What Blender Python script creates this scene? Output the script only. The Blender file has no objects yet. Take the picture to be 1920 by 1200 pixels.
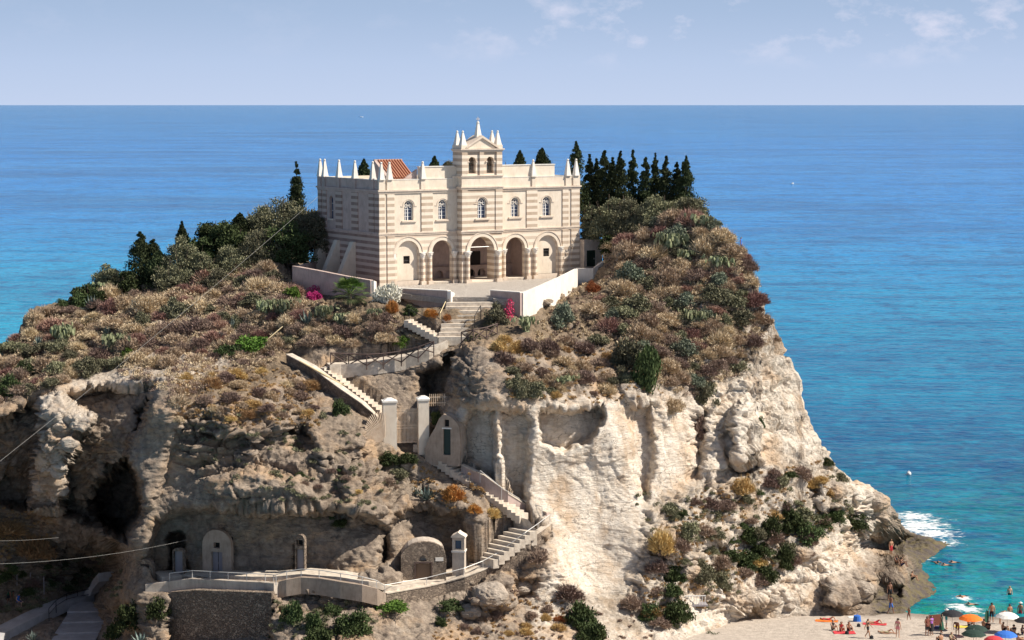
import bpy, bmesh, math, random
import numpy as np
from mathutils import Vector, Matrix
from mathutils.geometry import tessellate_polygon
random.seed(7); RS = np.random.RandomState(11)
sc = bpy.context.scene
COL = sc.collection
# ------------------------------------------------------------------ camera
FPX = 3870.0; CAMH = 45.0; PITCH = math.atan(404/FPX)
cam = bpy.data.objects.new('camera', bpy.data.cameras.new('camera')); COL.objects.link(cam)
cam.location = (0, 0, CAMH); cam.rotation_euler = (math.pi/2-PITCH, 0, 0)
cam.data.sensor_width = 36; cam.data.lens = 36*FPX/1920
cam.data.clip_start = 1; cam.data.clip_end = 200000
sc.camera = cam
# ------------------------------------------------------------------ light
SUN = Vector((0.68, -0.09, 0.71)).normalized()
sun = bpy.data.objects.new('sun', bpy.data.lights.new('sun', 'SUN')); COL.objects.link(sun)
sun.data.energy = 5.0; sun.data.angle = math.radians(0.5); sun.data.color = (1, .925, .81)
sun.rotation_euler = (-SUN).to_track_quat('-Z', 'Y').to_euler()
sun.location = (60, -20, 120)
sc.view_settings.view_transform = 'Standard'; sc.view_settings.look = 'None'
sc.view_settings.exposure = 0.47; sc.view_settings.gamma = 1
w = bpy.data.worlds.new('World'); sc.world = w; w.use_nodes = True
def world():
    nt = w.node_tree; n = nt.nodes; l = nt.links; n.clear()
    out = n.new('ShaderNodeOutputWorld'); bg = n.new('ShaderNodeBackground'); bg.inputs[1].default_value = 0.056
    sky = n.new('ShaderNodeTexSky'); sky.sky_type = 'NISHITA'; sky.sun_disc = False
    sky.sun_elevation = math.asin(SUN.z); sky.sun_rotation = math.atan2(SUN.x, SUN.y)
    sky.altitude = 50; sky.air_density = 1.0; sky.dust_density = 1.6; sky.ozone_density = 3.0
    tc = n.new('ShaderNodeTexCoord'); sep = n.new('ShaderNodeSeparateXYZ'); l.new(tc.outputs['Generated'], sep.inputs[0])
    # the air above a summer sea is milky: veil the blue towards the horizon
    mr = n.new('ShaderNodeMapRange'); mr.inputs[1].default_value = 0.0; mr.inputs[2].default_value = 0.11; l.new(sep.outputs[2], mr.inputs[0])
    veil = n.new('ShaderNodeValToRGB'); l.new(mr.outputs[0], veil.inputs[0])
    veil.color_ramp.elements[0].color = (7.6, 9.0, 11.9, 1); veil.color_ramp.elements[1].color = (3.9, 5.8, 9.0, 1)
    e = veil.color_ramp.elements.new(.4); e.color = (5.6, 7.4, 10.7, 1)
    mr2 = n.new('ShaderNodeMapRange'); mr2.inputs[1].default_value = 0.02; mr2.inputs[2].default_value = 0.30
    mr2.inputs[3].default_value = .92; mr2.inputs[4].default_value = 0.0; l.new(sep.outputs[2], mr2.inputs[0])
    mx = n.new('ShaderNodeMix'); mx.data_type = 'RGBA'; l.new(mr2.outputs[0], mx.inputs[0]); l.new(sky.outputs[0], mx.inputs[6]); l.new(veil.outputs[0], mx.inputs[7])
    # small low cumulus along the horizon
    mp = n.new('ShaderNodeMapping'); mp.inputs['Scale'].default_value = (1, 1, 1.7); l.new(tc.outputs['Generated'], mp.inputs[0])
    ns = n.new('ShaderNodeTexNoise'); ns.inputs['Scale'].default_value = 34; ns.inputs['Detail'].default_value = 7; ns.inputs['Roughness'].default_value = .62
    l.new(mp.outputs[0], ns.inputs[0])
    cr = n.new('ShaderNodeValToRGB'); cr.color_ramp.elements[0].position = .51; cr.color_ramp.elements[1].position = .74; l.new(ns.outputs[0], cr.inputs[0])
    band = n.new('ShaderNodeValToRGB'); l.new(sep.outputs[2], band.inputs[0]); el = band.color_ramp.elements
    el[0].position = .016; el[0].color = (0, 0, 0, 1); el[1].position = .075; el[1].color = (0, 0, 0, 1)
    q = el.new(.036); q.color = (1, 1, 1, 1)
    mrx = n.new('ShaderNodeMapRange'); mrx.inputs[1].default_value = -.06; mrx.inputs[2].default_value = .04; mrx.inputs[3].default_value = .12; l.new(sep.outputs[0], mrx.inputs[0])
    m1 = n.new('ShaderNodeMath'); m1.operation = 'MULTIPLY'; l.new(cr.outputs[0], m1.inputs[0]); l.new(band.outputs[0], m1.inputs[1])
    m2 = n.new('ShaderNodeMath'); m2.operation = 'MULTIPLY'; l.new(m1.outputs[0], m2.inputs[0]); l.new(mrx.outputs[0], m2.inputs[1])
    m3 = n.new('ShaderNodeMath'); m3.operation = 'MULTIPLY'; l.new(m2.outputs[0], m3.inputs[0]); m3.inputs[1].default_value = .95
    mc = n.new('ShaderNodeMix'); mc.data_type = 'RGBA'; l.new(m3.outputs[0], mc.inputs[0]); l.new(mx.outputs[2], mc.inputs[6]); mc.inputs[7].default_value = (10.5, 10.4, 12.2, 1)
    l.new(mc.outputs[2], bg.inputs[0]); l.new(bg.outputs[0], out.inputs[0])
world()
# ------------------------------------------------------------------ helpers
cp_, sp_ = math.cos(PITCH), math.sin(PITCH)
def P(px, py, Y):
    "world point at distance Y seen towards photo position px, py"
    a = (px-960)/FPX; b = (600-py)/FPX
    dy = cp_+b*sp_; dz = -sp_+b*cp_
    return Vector((a*Y/dy, Y, CAMH+dz*Y/dy))
def Pz(px, py, z):
    b = (600-py)/FPX; dy = cp_+b*sp_; dz = -sp_+b*cp_
    return P(px, py, (z-CAMH)/dz*dy)
def screen(X, Y, Z):
    zc = Y*cp_-(Z-CAMH)*sp_; yc = Y*sp_+(Z-CAMH)*cp_
    return 960+FPX*X/zc, 600-FPX*yc/zc

PERM = RS.permutation(256); PERM = np.concatenate([PERM, PERM, PERM])
GR = RS.normal(size=(256, 3)); GR /= np.linalg.norm(GR, axis=1)[:, None]
def perlin(x, y, z):
    xi = np.floor(x).astype(int); yi = np.floor(y).astype(int); zi = np.floor(z).astype(int)
    xf, yf, zf = x-xi, y-yi, z-zi
    u, v, w_ = [t*t*t*(t*(t*6-15)+10) for t in (xf, yf, zf)]
    xi &= 255; yi &= 255; zi &= 255
    def g(dx, dy, dz):
        h = PERM[PERM[PERM[(xi+dx) & 255]+((yi+dy) & 255)]+((zi+dz) & 255)]
        gg = GR[h]; return gg[..., 0]*(xf-dx)+gg[..., 1]*(yf-dy)+gg[..., 2]*(zf-dz)
    L = lambda a, b, t: a+(b-a)*t
    return 1.6*L(L(L(g(0,0,0), g(1,0,0), u), L(g(0,1,0), g(1,1,0), u), v), L(L(g(0,0,1), g(1,0,1), u), L(g(0,1,1), g(1,1,1), u), v), w_)
def fbm(x, y, z, o=4, rough=.5, ridged=False):
    s = 0; a = 1; n = 0
    for k in range(o):
        q = perlin(x+17*k, y+5*k, z+9*k)
        if ridged: q = 1-2*np.abs(q)
        s = s+a*q; n += a; a *= rough; x, y, z = x*2.03, y*2.03, z*2.03
    return s/n
def sstep(a, b, x):
    t = np.clip((x-a)/(b-a), 0, 1); return t*t*(3-2*t)

# ---- materials
def mat(name, fn=None, col=(.5, .5, .5), rough=.8, **kw):
    m = bpy.data.materials.new(name); m.use_nodes = True
    nt = m.node_tree; b = nt.nodes['Principled BSDF']
    b.inputs['Base Color'].default_value = (*col, 1); b.inputs['Roughness'].default_value = rough
    for k, v in kw.items(): b.inputs[k].default_value = v
    if fn: fn(nt, b)
    return m
def nd(nt, t, **kw):
    n = nt.nodes.new(t)
    for k, v in kw.items():
        if k.startswith('i_'): n.inputs[k[2:].replace('_', ' ')].default_value = v
        else: setattr(n, k, v)
    return n
def ramp(nt, src, stops, interp='LINEAR'):
    r = nt.nodes.new('ShaderNodeValToRGB'); r.color_ramp.interpolation = interp
    while len(r.color_ramp.elements) < len(stops): r.color_ramp.elements.new(.5)
    for e, (p, c) in zip(r.color_ramp.elements, stops):
        e.position = p; e.color = (*c, 1) if len(c) == 3 else (c[0],)*3+(1,)
    nt.links.new(src, r.inputs[0]); return r.outputs[0]
def mixc(nt, f, a, b, blend='MIX'):
    m = nt.nodes.new('ShaderNodeMix'); m.data_type = 'RGBA'; m.blend_type = blend
    for s, v in ((0, f), (6, a), (7, b)):
        if isinstance(v, (int, float)): m.inputs[s].default_value = v
        elif isinstance(v, tuple): m.inputs[s].default_value = (*v, 1)
        else: nt.links.new(v, m.inputs[s])
    return m.outputs[2]
def mth(nt, op, a, b=0.0):
    m = nt.nodes.new('ShaderNodeMath'); m.operation = op
    for s, v in ((0, a), (1, b)):
        if isinstance(v, (int, float)): m.inputs[s].default_value = v
        else: nt.links.new(v, m.inputs[s])
    return m.outputs[0]
def noise(nt, scale, detail=5, rough=.55, stretch=None, coord='Object', rot=None):
    tc = nt.nodes.new('ShaderNodeTexCoord'); src = tc.outputs[coord]
    if stretch:
        mp = nt.nodes.new('ShaderNodeMapping'); mp.inputs['Scale'].default_value = stretch
        if rot: mp.inputs['Rotation'].default_value = rot
        nt.links.new(src, mp.inputs[0]); src = mp.outputs[0]
    n = nd(nt, 'ShaderNodeTexNoise', i_Scale=scale, i_Detail=detail, i_Roughness=rough); nt.links.new(src, n.inputs[0])
    return n.outputs[0]
def bump(nt, b, h, strength=.5, dist=.1, prev=None):
    bp = nd(nt, 'ShaderNodeBump', i_Strength=strength, i_Distance=dist); nt.links.new(h, bp.inputs['Height'])
    if prev: nt.links.new(prev, bp.inputs['Normal'])
    nt.links.new(bp.outputs[0], b.inputs['Normal']); return bp.outputs[0]
M = {}
def plaster(c1, c2, bs=.25, streak=.0):
    def f(nt, b):
        n1 = noise(nt, 1.1, 6, .6); n2 = noise(nt, 6, 5, .6, (1, 1, .25))
        c = mixc(nt, ramp(nt, n1, [(.35, (0,)), (.68, (1,))]), c1, c2)
        c = mixc(nt, ramp(nt, n2, [(.5, (0,)), (.8, (.42+streak,))]), c, tuple(x*.62 for x in c2))
        nt.links.new(c, b.inputs['Base Color']); bump(nt, b, noise(nt, 14, 6), bs, .03)
    return f
M['plaster'] = mat('cream_plaster', plaster((.78, .68, .555), (.68, .57, .45)), rough=.9)
M['white_plaster'] = mat('white_plaster', plaster((.80, .76, .70), (.72, .66, .58)), rough=.9)
M['pink_shaded_plaster'] = mat('pinkish_shaded_plaster', plaster((.55, .42, .37), (.42, .32, .28), streak=.2), rough=.9)  # pinkish, darker than the cream plaster, with shade mixed into the colour
M['old_plaster'] = mat('old_grey_plaster', plaster((.58, .50, .42), (.40, .33, .27), .6, .3), rough=.95)
def stripes(ca, cb, per=.6, ph=0.0):
    def f(nt, b):
        tc = nd(nt, 'ShaderNodeTexCoord'); sp = nd(nt, 'ShaderNodeSeparateXYZ'); nt.links.new(tc.outputs['Object'], sp.inputs[0])
        fr = mth(nt, 'FRACT', mth(nt, 'DIVIDE', mth(nt, 'ADD', sp.outputs[2], ph), per))
        s = ramp(nt, fr, [(0, (0,)), (.48, (0,)), (.5, (1,)), (.98, (1,)), (1, (0,))])
        n1 = noise(nt, .8, 5, .6)
        cbv = mixc(nt, ramp(nt, n1, [(.35, (0,)), (.65, (1,))]), cb, tuple(.68*x+.32*y for x, y in zip(cb, ca)))
        c = mixc(nt, s, ca, cbv)
        c = mixc(nt, ramp(nt, noise(nt, 5, 6, .65, (1, 1, .3)), [(.5, (0,)), (.8, (.3,))]), c, (.36, .28, .22))
        nt.links.new(c, b.inputs['Base Color']); bump(nt, b, noise(nt, 16, 5), .25, .02)
    return f
M['stripe'] = mat('striped_stone', stripes((.77, .665, .54), (.44, .33, .24), .6, .05), rough=.9)
M['stripe_shade'] = mat('striped_stone_shaded', stripes((.52, .41, .35), (.23, .15, .125), .6, .05), rough=.9)  # darker copy of the striped stone, shade of the left side in its colour
M['stripe_pale'] = mat('faded_striped_stone', stripes((.77, .67, .545), (.56, .45, .35), .6, .05), rough=.9)
M['trim'] = mat('carved_limestone', plaster((.72, .61, .50), (.60, .49, .39), .5), rough=.9)
def tiles(nt, b):
    tc = nd(nt, 'ShaderNodeTexCoord')
    nt.links.new(mixc(nt, noise(nt, 9, 4, .6), (.36, .13, .07), (.52, .25, .15)), b.inputs['Base Color']); bump(nt, b, noise(nt, 20), .5, .03)
M['tile'] = mat('terracotta_tiles', tiles, rough=.85)
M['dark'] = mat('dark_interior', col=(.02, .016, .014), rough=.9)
M['glass'] = mat('window_glass', col=(.05, .07, .13), rough=.15)
M['white_paint'] = mat('white_paint', col=(.75, .74, .72), rough=.5)
M['green_door'] = mat('dark_green_paint', col=(.012, .03, .022), rough=.5)
M['iron'] = mat('dark_iron', col=(.03, .028, .03), rough=.5, Metallic=.6)
M['rust_iron'] = mat('pale_rusty_iron', lambda nt, b: nt.links.new(mixc(nt, noise(nt, 3, 4), (.74, .64, .52), (.50, .33, .20)), b.inputs['Base Color']), rough=.6)
M['bronze'] = mat('bell_bronze', col=(.22, .22, .18), rough=.4, Metallic=.8)
M['rail'] = mat('galvanised_rail', col=(.55, .54, .52), rough=.45, Metallic=.3)
def woodf(c1, c2):
    def f(nt, b):
        nt.links.new(mixc(nt, noise(nt, 5, 5, .6, (6, 6, .6)), c1, c2), b.inputs['Base Color']); bump(nt, b, noise(nt, 12, 4, .6, (6, 6, .5)), .4, .02)
    return f
M['dark_wood'] = mat('dark_fence_wood', woodf((.07, .045, .04), (.13, .085, .07)), rough=.8)
M['grey_wood'] = mat('weathered_grey_wood', woodf((.22, .20, .22), (.34, .31, .32)), rough=.85)
M['pale_wood'] = mat('pale_cane', woodf((.62, .48, .26), (.72, .60, .38)), rough=.8)
def rubble(c1, c2, c3, scale=3.2):
    def f(nt, b):
        tc = nd(nt, 'ShaderNodeTexCoord'); mp = nd(nt, 'ShaderNodeMapping'); mp.inputs['Scale'].default_value = (1, 1, 1.35)
        nt.links.new(tc.outputs['Object'], mp.inputs[0])
        wn = nd(nt, 'ShaderNodeTexNoise', i_Scale=2.0, i_Detail=3.0); nt.links.new(mp.outputs[0], wn.inputs[0])
        vm = nd(nt, 'ShaderNodeVectorMath', operation='MULTIPLY_ADD'); nt.links.new(wn.outputs[1], vm.inputs[0]); vm.inputs[1].default_value = (1.1, 1.1, 1.1); nt.links.new(mp.outputs[0], vm.inputs[2])
        v = nd(nt, 'ShaderNodeTexVoronoi', i_Scale=scale); nt.links.new(vm.outputs[0], v.inputs[0])
        v2 = nd(nt, 'ShaderNodeTexVoronoi', feature='DISTANCE_TO_EDGE', i_Scale=scale); nt.links.new(vm.outputs[0], v2.inputs[0])
        c = mixc(nt, v.outputs[1], c1, c2)
        sp = nd(nt, 'ShaderNodeSeparateColor'); nt.links.new(v.outputs[1], sp.inputs[0])
        c = mixc(nt, sp.outputs[0], c1, c2)
        c = mixc(nt, ramp(nt, v2.outputs[0], [(.02, (1,)), (.09, (0,))]), c, c3)
        c = mixc(nt, ramp(nt, noise(nt, .7, 5), [(.4, (0,)), (.7, (.5,))]), c, c3)
        nt.links.new(c, b.inputs['Base Color'])
        bump(nt, b, noise(nt, 12, 5), .5, .03, bump(nt, b, ramp(nt, v2.outputs[0], [(0, (0,)), (.14, (1,))]), 1, .08))
    return f
M['rubble'] = mat('rubble_masonry', rubble((.42, .33, .25), (.15, .11, .085), (.20, .155, .12), 4.0), rough=.95)
M['cobble'] = mat('cobbled_paving', rubble((.66, .60, .54), (.50, .44, .38), (.60, .53, .46), 6), rough=.9)
def stepf(nt, b):
    nt.links.new(mixc(nt, ramp(nt, noise(nt, 2.2, 6, .65), [(.35, (0,)), (.7, (1,))]), (.66, .58, .48), (.42, .35, .28)), b.inputs['Base Color']); bump(nt, b, noise(nt, 9, 6), .5, .04)
M['step'] = mat('worn_stone_steps', stepf, rough=.95)
M['paving'] = mat('pale_paving', plaster((.50, .49, .50), (.38, .36, .36), .4), rough=.9)

# ---- mesh builder
class MB:
    def __init__(s): s.v = []; s.f = []
    def add(s, vs, fs):
        o = len(s.v); s.v += [tuple(p) for p in vs]; s.f += [tuple(i+o for i in f) for f in fs]; return s
    def box(s, x0, x1, y0, y1, z0, z1, R=None, o=None):
        vs = [Vector(p) for p in ((x0,y0,z0),(x1,y0,z0),(x1,y1,z0),(x0,y1,z0),(x0,y0,z1),(x1,y0,z1),(x1,y1,z1),(x0,y1,z1))]
        if R is not None: vs = [R@p for p in vs]
        if o is not None: vs = [p+Vector(o) for p in vs]
        return s.add(vs, [(0,3,2,1),(4,5,6,7),(0,1,5,4),(1,2,6,5),(2,3,7,6),(3,0,4,7)])
    def frustum(s, cx, cy, z0, z1, a, b, n=4, rot=math.pi/4):
        "regular n-gon frustum, a/b circumradius"
        vs = [(cx+r*math.cos(rot+2*math.pi*k/n), cy+r*math.sin(rot+2*math.pi*k/n), z) for r, z in ((a, z0), (b, z1)) for k in range(n)]
        fs = [(k, (k+1) % n, n+(k+1) % n, n+k) for k in range(n)]+[tuple(range(n))[::-1], tuple(range(n, 2*n))]
        return s.add(vs, fs)
    def ball(s, c, r, n=8, m=5, sz=1):
        vs = []; fs = []
        for i in range(m+1):
            t = math.pi*i/m
            for k in range(n): vs.append((c[0]+r*math.sin(t)*math.cos(2*math.pi*k/n), c[1]+r*math.sin(t)*math.sin(2*math.pi*k/n), c[2]+r*sz*math.cos(t)))
        for i in range(m):
            for k in range(n): fs.append((i*n+k, (i+1)*n+k, (i+1)*n+(k+1) % n, i*n+(k+1) % n))
        return s.add(vs, fs)
    def tube(s, pts, r, n=6, r2=None):
        pts = [Vector(p) for p in pts]; vs = []; fs = []; N_ = len(pts)
        for i, p in enumerate(pts):
            d = (pts[min(i+1, N_-1)]-pts[max(i-1, 0)]).normalized()
            a = d.cross(Vector((0, 0, 1)) if abs(d.z) < .95 else Vector((1, 0, 0))).normalized(); b = d.cross(a)
            rr = r if r2 is None else r+(r2-r)*i/(N_-1)
            for k in range(n): vs.append(p+a*rr*math.cos(2*math.pi*k/n)+b*rr*math.sin(2*math.pi*k/n))
        for i in range(N_-1):
            for k in range(n): fs.append((i*n+k, i*n+(k+1) % n, (i+1)*n+(k+1) % n, (i+1)*n+k))
        fs += [tuple(range(n))[::-1], tuple(range((N_-1)*n, N_*n))]
        return s.add(vs, fs)
    def prism(s, poly, y0, y1, ax='y'):
        "poly of (x,z) extruded along y (or (y,z) along x, or (x,y) along z)"
        f = {'y': lambda p, t: (p[0], t, p[1]), 'x': lambda p, t: (t, p[0], p[1]), 'z': lambda p, t: (p[0], p[1], t)}[ax]
        n = len(poly); vs = [f(p, y0) for p in poly]+[f(p, y1) for p in poly]
        tri = tessellate_polygon([[Vector((p[0], p[1], 0)) for p in poly]])
        fs = [tuple(t) for t in tri]+[tuple(i+n for i in t[::-1]) for t in tri]+[(i, (i+1) % n, n+(i+1) % n, n+i) for i in range(n)]
        return s.add(vs, fs)
    def archband(s, cx, cz, r0, r1, y0, y1, n=18):
        vs = []; fs = []
        for k in range(n+1):
            t = math.pi*k/n; c, d = math.cos(t), math.sin(t)
            vs += [(cx+r0*c, y0, cz+r0*d), (cx+r1*c, y0, cz+r1*d), (cx+r1*c, y1, cz+r1*d), (cx+r0*c, y1, cz+r0*d)]
        for k in range(n):
            a = 4*k; b = a+4
            fs += [(a, a+1, b+1, b), (a+1, a+2, b+2, b+1), (a+2, a+3, b+3, b+2), (a+3, a, b, b+3)]
        fs += [(0, 1, 2, 3), (4*n+3, 4*n+2, 4*n+1, 4*n)]
        return s.add(vs, fs)
    def build(s, name, m, parent=None, smooth=False):
        me = bpy.data.meshes.new(name); me.from_pydata([tuple(p) for p in s.v], [], s.f); me.update()
        b = bmesh.new(); b.from_mesh(me); bmesh.ops.recalc_face_normals(b, faces=b.faces); b.to_mesh(me); b.free()
        me.materials.append(m)
        if smooth: me.polygons.foreach_set('use_smooth', [True]*len(me.polygons))
        o = bpy.data.objects.new(name, me); COL.objects.link(o)
        if parent: o.parent = parent
        return o
def tag(o, label=None, cat=None, group=None, kind=None):
    if label: o['label'] = label
    if cat: o['category'] = cat
    if group: o['group'] = group
    if kind: o['kind'] = kind
    return o
def thing(name, label, cat, loc=(0, 0, 0), rz=0, group=None):
    o = bpy.data.objects.new(name, None); COL.objects.link(o); o.location = loc; o.rotation_euler = (0, 0, rz); o.empty_display_size = .3
    return tag(o, label, cat, group)
def copy_tree(o, parent=None):
    c = o.copy(); COL.objects.link(c)
    if parent: c.parent = parent
    for ch in list(o.children): copy_tree(ch, c)
    return c
def npmesh(name, V, F, m, smooth=False):
    "fast mesh from arrays, F of shape (n,k)"
    me = bpy.data.meshes.new(name); n, k = F.shape
    me.vertices.add(len(V)); me.vertices.foreach_set('co', V.astype(np.float32).ravel())
    me.loops.add(n*k); me.loops.foreach_set('vertex_index', F.astype(np.int32).ravel())
    me.polygons.add(n); me.polygons.foreach_set('loop_start', np.arange(0, n*k, k, dtype=np.int32))
    try: me.polygons.foreach_set('loop_total', np.full(n, k, dtype=np.int32))
    except Exception: pass
    if smooth: me.polygons.foreach_set('use_smooth', np.ones(n, dtype=bool))
    me.update(calc_edges=True); me.materials.append(m); return me
#PART_TERRAIN

# ------------------------------------------------------------------ the rock
CTRL = [(-260,800,165),(-260,1000,160),(-260,1320,130),(-100,700,178),(0,662,188),(0,700,184),(50,612,193),(70,585,196),(150,560,199),(240,535,202),(340,500,207),(440,470,210),(520,455,211),(545,470,210),
(100,640,190),(200,600,192),(300,600,190),(400,600,190),(500,600,189),(560,560,192),(600,600,187),(660,600,186),(730,600,185),(790,610,184.5),(730,625,183.6),(760,605,184),(860,640,181.5),(930,620,183),(980,610,184),(1050,620,185.5),(1100,570,191),(1150,520,197),(1200,500,198),(1250,480,198.5),(1300,460,198.5),(1350,470,197),
(1108,492,210),(1150,455,206),(1200,425,206),(1250,405,204),(1300,400,202),(1330,410,200),(1370,445,198),(1395,475,196.5),
(0,740,178),(100,680,185),(200,680,184),(300,680,183),(400,680,182),(500,680,181.5),(560,690,180.5),(620,682,181),(700,680,181),(780,665,181.2),(830,645,181.8),(650,640,184),(740,645,183.2),(850,680,178.5),(900,660,178),(1000,680,177),(1100,680,181),(1150,620,187),(1200,600,189),(1250,580,191),(1300,560,192),(1350,550,192.5),(1400,540,193.5),(1418,580,193.5),
(100,740,176),(200,740,176),(300,740,171.5),(400,740,171.5),(500,740,175),(600,720,178.6),(600,760,175),(660,770,175),(720,780,176.6),(650,730,178.8),(765,770,177.4),(800,740,179),(850,740,175.5),(900,740,173),(1000,750,172.5),(1100,760,174.5),(1200,740,179),(1250,700,183),(1300,680,185.5),(1350,650,188),(1400,630,190),(1440,620,192.5),
(1485,700,192),(1440,700,189),(1400,720,186.5),(1350,740,184.5),(1300,760,182),(1490,760,190.5),
(300,830,169.5),(400,830,168.5),(500,830,168.5),(600,830,170),(700,830,172.5),(765,832,174.5),(840,855,173.5),(900,830,171.5),(1000,830,171.5),(1100,830,173),(1200,830,176),(1300,830,180),(1400,820,184),(1500,820,189),(1530,830,190),
(270,920,168),(400,920,166),(500,920,165),(600,920,165.5),(700,920,169),(800,870,173),(850,900,172),(930,950,170),(900,960,168.5),(950,900,171.2),(1000,920,171.5),(1100,920,172.5),(1200,920,175),(1300,920,178),(1400,920,181),(1500,900,186),(1560,890,190),(1600,920,193),(1650,950,197),
(225,1020,169),(300,1000,166.5),(400,1000,165),(500,1000,163.7),(600,1000,163),(700,1000,163.3),(800,1000,167),(880,1000,168.2),(990,985,169.2),(1050,1000,170),(1150,1000,172),(1200,1000,172.5),(1300,1000,175),(1400,1000,178.5),(1500,1000,183),(1580,1000,188),(1650,1000,198),(1680,990,202),
(225,1110,168),(300,1085,165.3),(400,1085,163.6),(500,1085,162.4),(600,1080,161.8),(720,1108,161.4),(800,1090,164.6),(900,1062,166.8),(950,1030,168),(1030,1060,167.5),(1100,1080,170),(1200,1080,171),(1300,1080,173),(1400,1080,176),(1500,1080,180),(1600,1080,184),(1650,1080,186),(1690,1060,189),
(190,1140,177),(330,1130,162.8),(500,1130,159.8),(600,1130,160),(700,1130,160.3),(800,1130,163),(900,1110,164.7),(1000,1120,166),(1100,1130,168),(1200,1130,169.5),(1300,1130,171.5),(1400,1120,174.5),(1500,1130,178),(1600,1138,180),(1670,1130,182.5),
(0,1200,168),(100,1200,168),(190,1200,168),(330,1200,160.5),(500,1200,157.5),(700,1200,157.5),(900,1200,160),(1000,1200,161.5),(1100,1200,163),(1200,1200,165),(1290,1190,167.5),
(0,960,179),(60,950,178.5),(100,1000,178.8),(0,1050,176),(100,1060,180),(190,1060,184),(0,1150,174.5),(100,1150,175),
(0,1320,152),(300,1320,148),(600,1320,141),(900,1320,144),(1200,1320,147)]
ZC = [(600,500,27.6),(700,500,27.6),(800,500,27.6),(900,500,27.6),(1000,500,27.6),(1085,498,27.6),(620,530,27.5),(712,536,27.6),(850,530,27.6),(980,530,27.6),(1070,520,27.6),(780,555,27.2),(880,562,27.1),(960,560,27.2),(1040,540,27.4),
(1690,1008,.6),(1740,1012,.45),(1768,1028,-.1),(1740,1044,.1),(1790,1010,-1),(1760,1060,-1.4),(1728,1062,-.1),(1722,1085,.3),(1745,1108,.15),(1775,1110,-1.5),(1705,1130,.25),(1735,1150,-1.3),(1700,1150,-.2),
(1650,1150,.1),(1600,1155,.0),(1500,1165,.0),(1400,1160,.4),(1600,1200,-1),(1450,1200,-.6),(1720,1200,-1),(1900,1100,-2.5),(2010,1010,-3),(2010,1200,-1.5),(2010,1320,-1),(1500,1320,-1),(1850,1050,-2.5),(1900,1320,-1),(1640,1010,2.2),(1690,1040,.9),(1640,1050,1.8)]
pts = [(x, y, v) for x, y, v in CTRL]+[(x, y, Pz(x, y, z).y) for x, y, z in ZC]
A = np.array(pts, float); cx = A[:, 0]/500; cy = A[:, 1]/500
def tps(r2): return np.where(r2 > 0, .5*r2*np.log(np.maximum(r2, 1e-12)), 0)
K = tps((cx[:, None]-cx)**2+(cy[:, None]-cy)**2)+np.eye(len(A))*2e-5
Pm = np.stack([np.ones(len(A)), cx, cy], 1)
sol = np.linalg.solve(np.block([[K, Pm], [Pm.T, np.zeros((3, 3))]]), np.concatenate([A[:, 2], np.zeros(3)]))
gx = np.arange(-280, 2041, 10.0); gy = np.arange(380, 1341, 10.0)
GX, GY = np.meshgrid(gx/500, gy/500); BY = sol[-3]+sol[-2]*GX+sol[-1]*GY
for i in range(len(A)): BY = BY+sol[i]*tps((GX-cx[i])**2+(GY-cy[i])**2)
def baseY(px, py):
    fx = np.clip((np.asarray(px, float)+280)/10, 0, len(gx)-1.001); fy = np.clip((np.asarray(py, float)-380)/10, 0, len(gy)-1.001)
    i = fx.astype(int); j = fy.astype(int); u = fx-i; v = fy-j
    return (BY[j, i]*(1-u)+BY[j, i+1]*u)*(1-v)+(BY[j+1, i]*(1-u)+BY[j+1, i+1]*u)*v
TOPX = [-280,-100,0,40,55,70,150,240,340,440,520,545,575,600,1080,1104,1124,1150,1200,1250,1300,1330,1345,1370,1392,1405,1413,1420,1440,1462,1484,1492,1500,1530,1560,1585,1602,1630,1660,1680,1692,1740,1768,1800,2040]
TOPY = [860,712,662,625,598,580,558,532,498,470,456,464,490,500,498,497,492,452,424,405,400,410,425,446,470,500,545,578,603,648,690,716,768,815,866,896,908,914,938,968,1000,1006,1020,1008,1008]
def polymask(px, py, poly, soft):
    "1 inside, falling to 0 across 'soft' pixels"
    d = np.full(px.shape, 1e9); ins = np.zeros(px.shape, bool); n = len(poly)
    for i in range(n):
        x0, y0 = poly[i]; x1, y1 = poly[(i+1) % n]
        t = np.clip(((px-x0)*(x1-x0)+(py-y0)*(y1-y0))/((x1-x0)**2+(y1-y0)**2+1e-9), 0, 1)
        d = np.minimum(d, np.hypot(px-x0-t*(x1-x0), py-y0-t*(y1-y0)))
        c = ((y0 > py) != (y1 > py)); xs = x0+(py-y0)*(x1-x0)/((y1-y0) if y1 != y0 else 1e-9)
        ins ^= c & (px < xs)
    return sstep(-soft, soft, np.where(ins, d, -d))
def linedist(px, py, pl):
    d = np.full(px.shape, 1e9)
    for (x0, y0), (x1, y1) in zip(pl[:-1], pl[1:]):
        t = np.clip(((px-x0)*(x1-x0)+(py-y0)*(y1-y0))/((x1-x0)**2+(y1-y0)**2+1e-9), 0, 1)
        d = np.minimum(d, np.hypot(px-x0-t*(x1-x0), py-y0-t*(y1-y0)))
    return d
NC, NF, NB = 1030, 500, 44
pxc = np.linspace(-270, 2030, NC); ytop = np.interp(pxc, TOPX, TOPY)
# soften the outline with small bumps
ytop = ytop+6*perlin(pxc/26, pxc*0+.5, pxc*0+.5)*sstep(1085, 1120, pxc)+3*perlin(pxc/9, pxc*0+3.5, pxc*0)
vv = np.linspace(0, 1, NF)
PX = np.repeat(pxc[None], NF, 0); PY = ytop[None]+(1325-ytop[None])*vv[:, None]
Yf = baseY(PX, PY)
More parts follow.
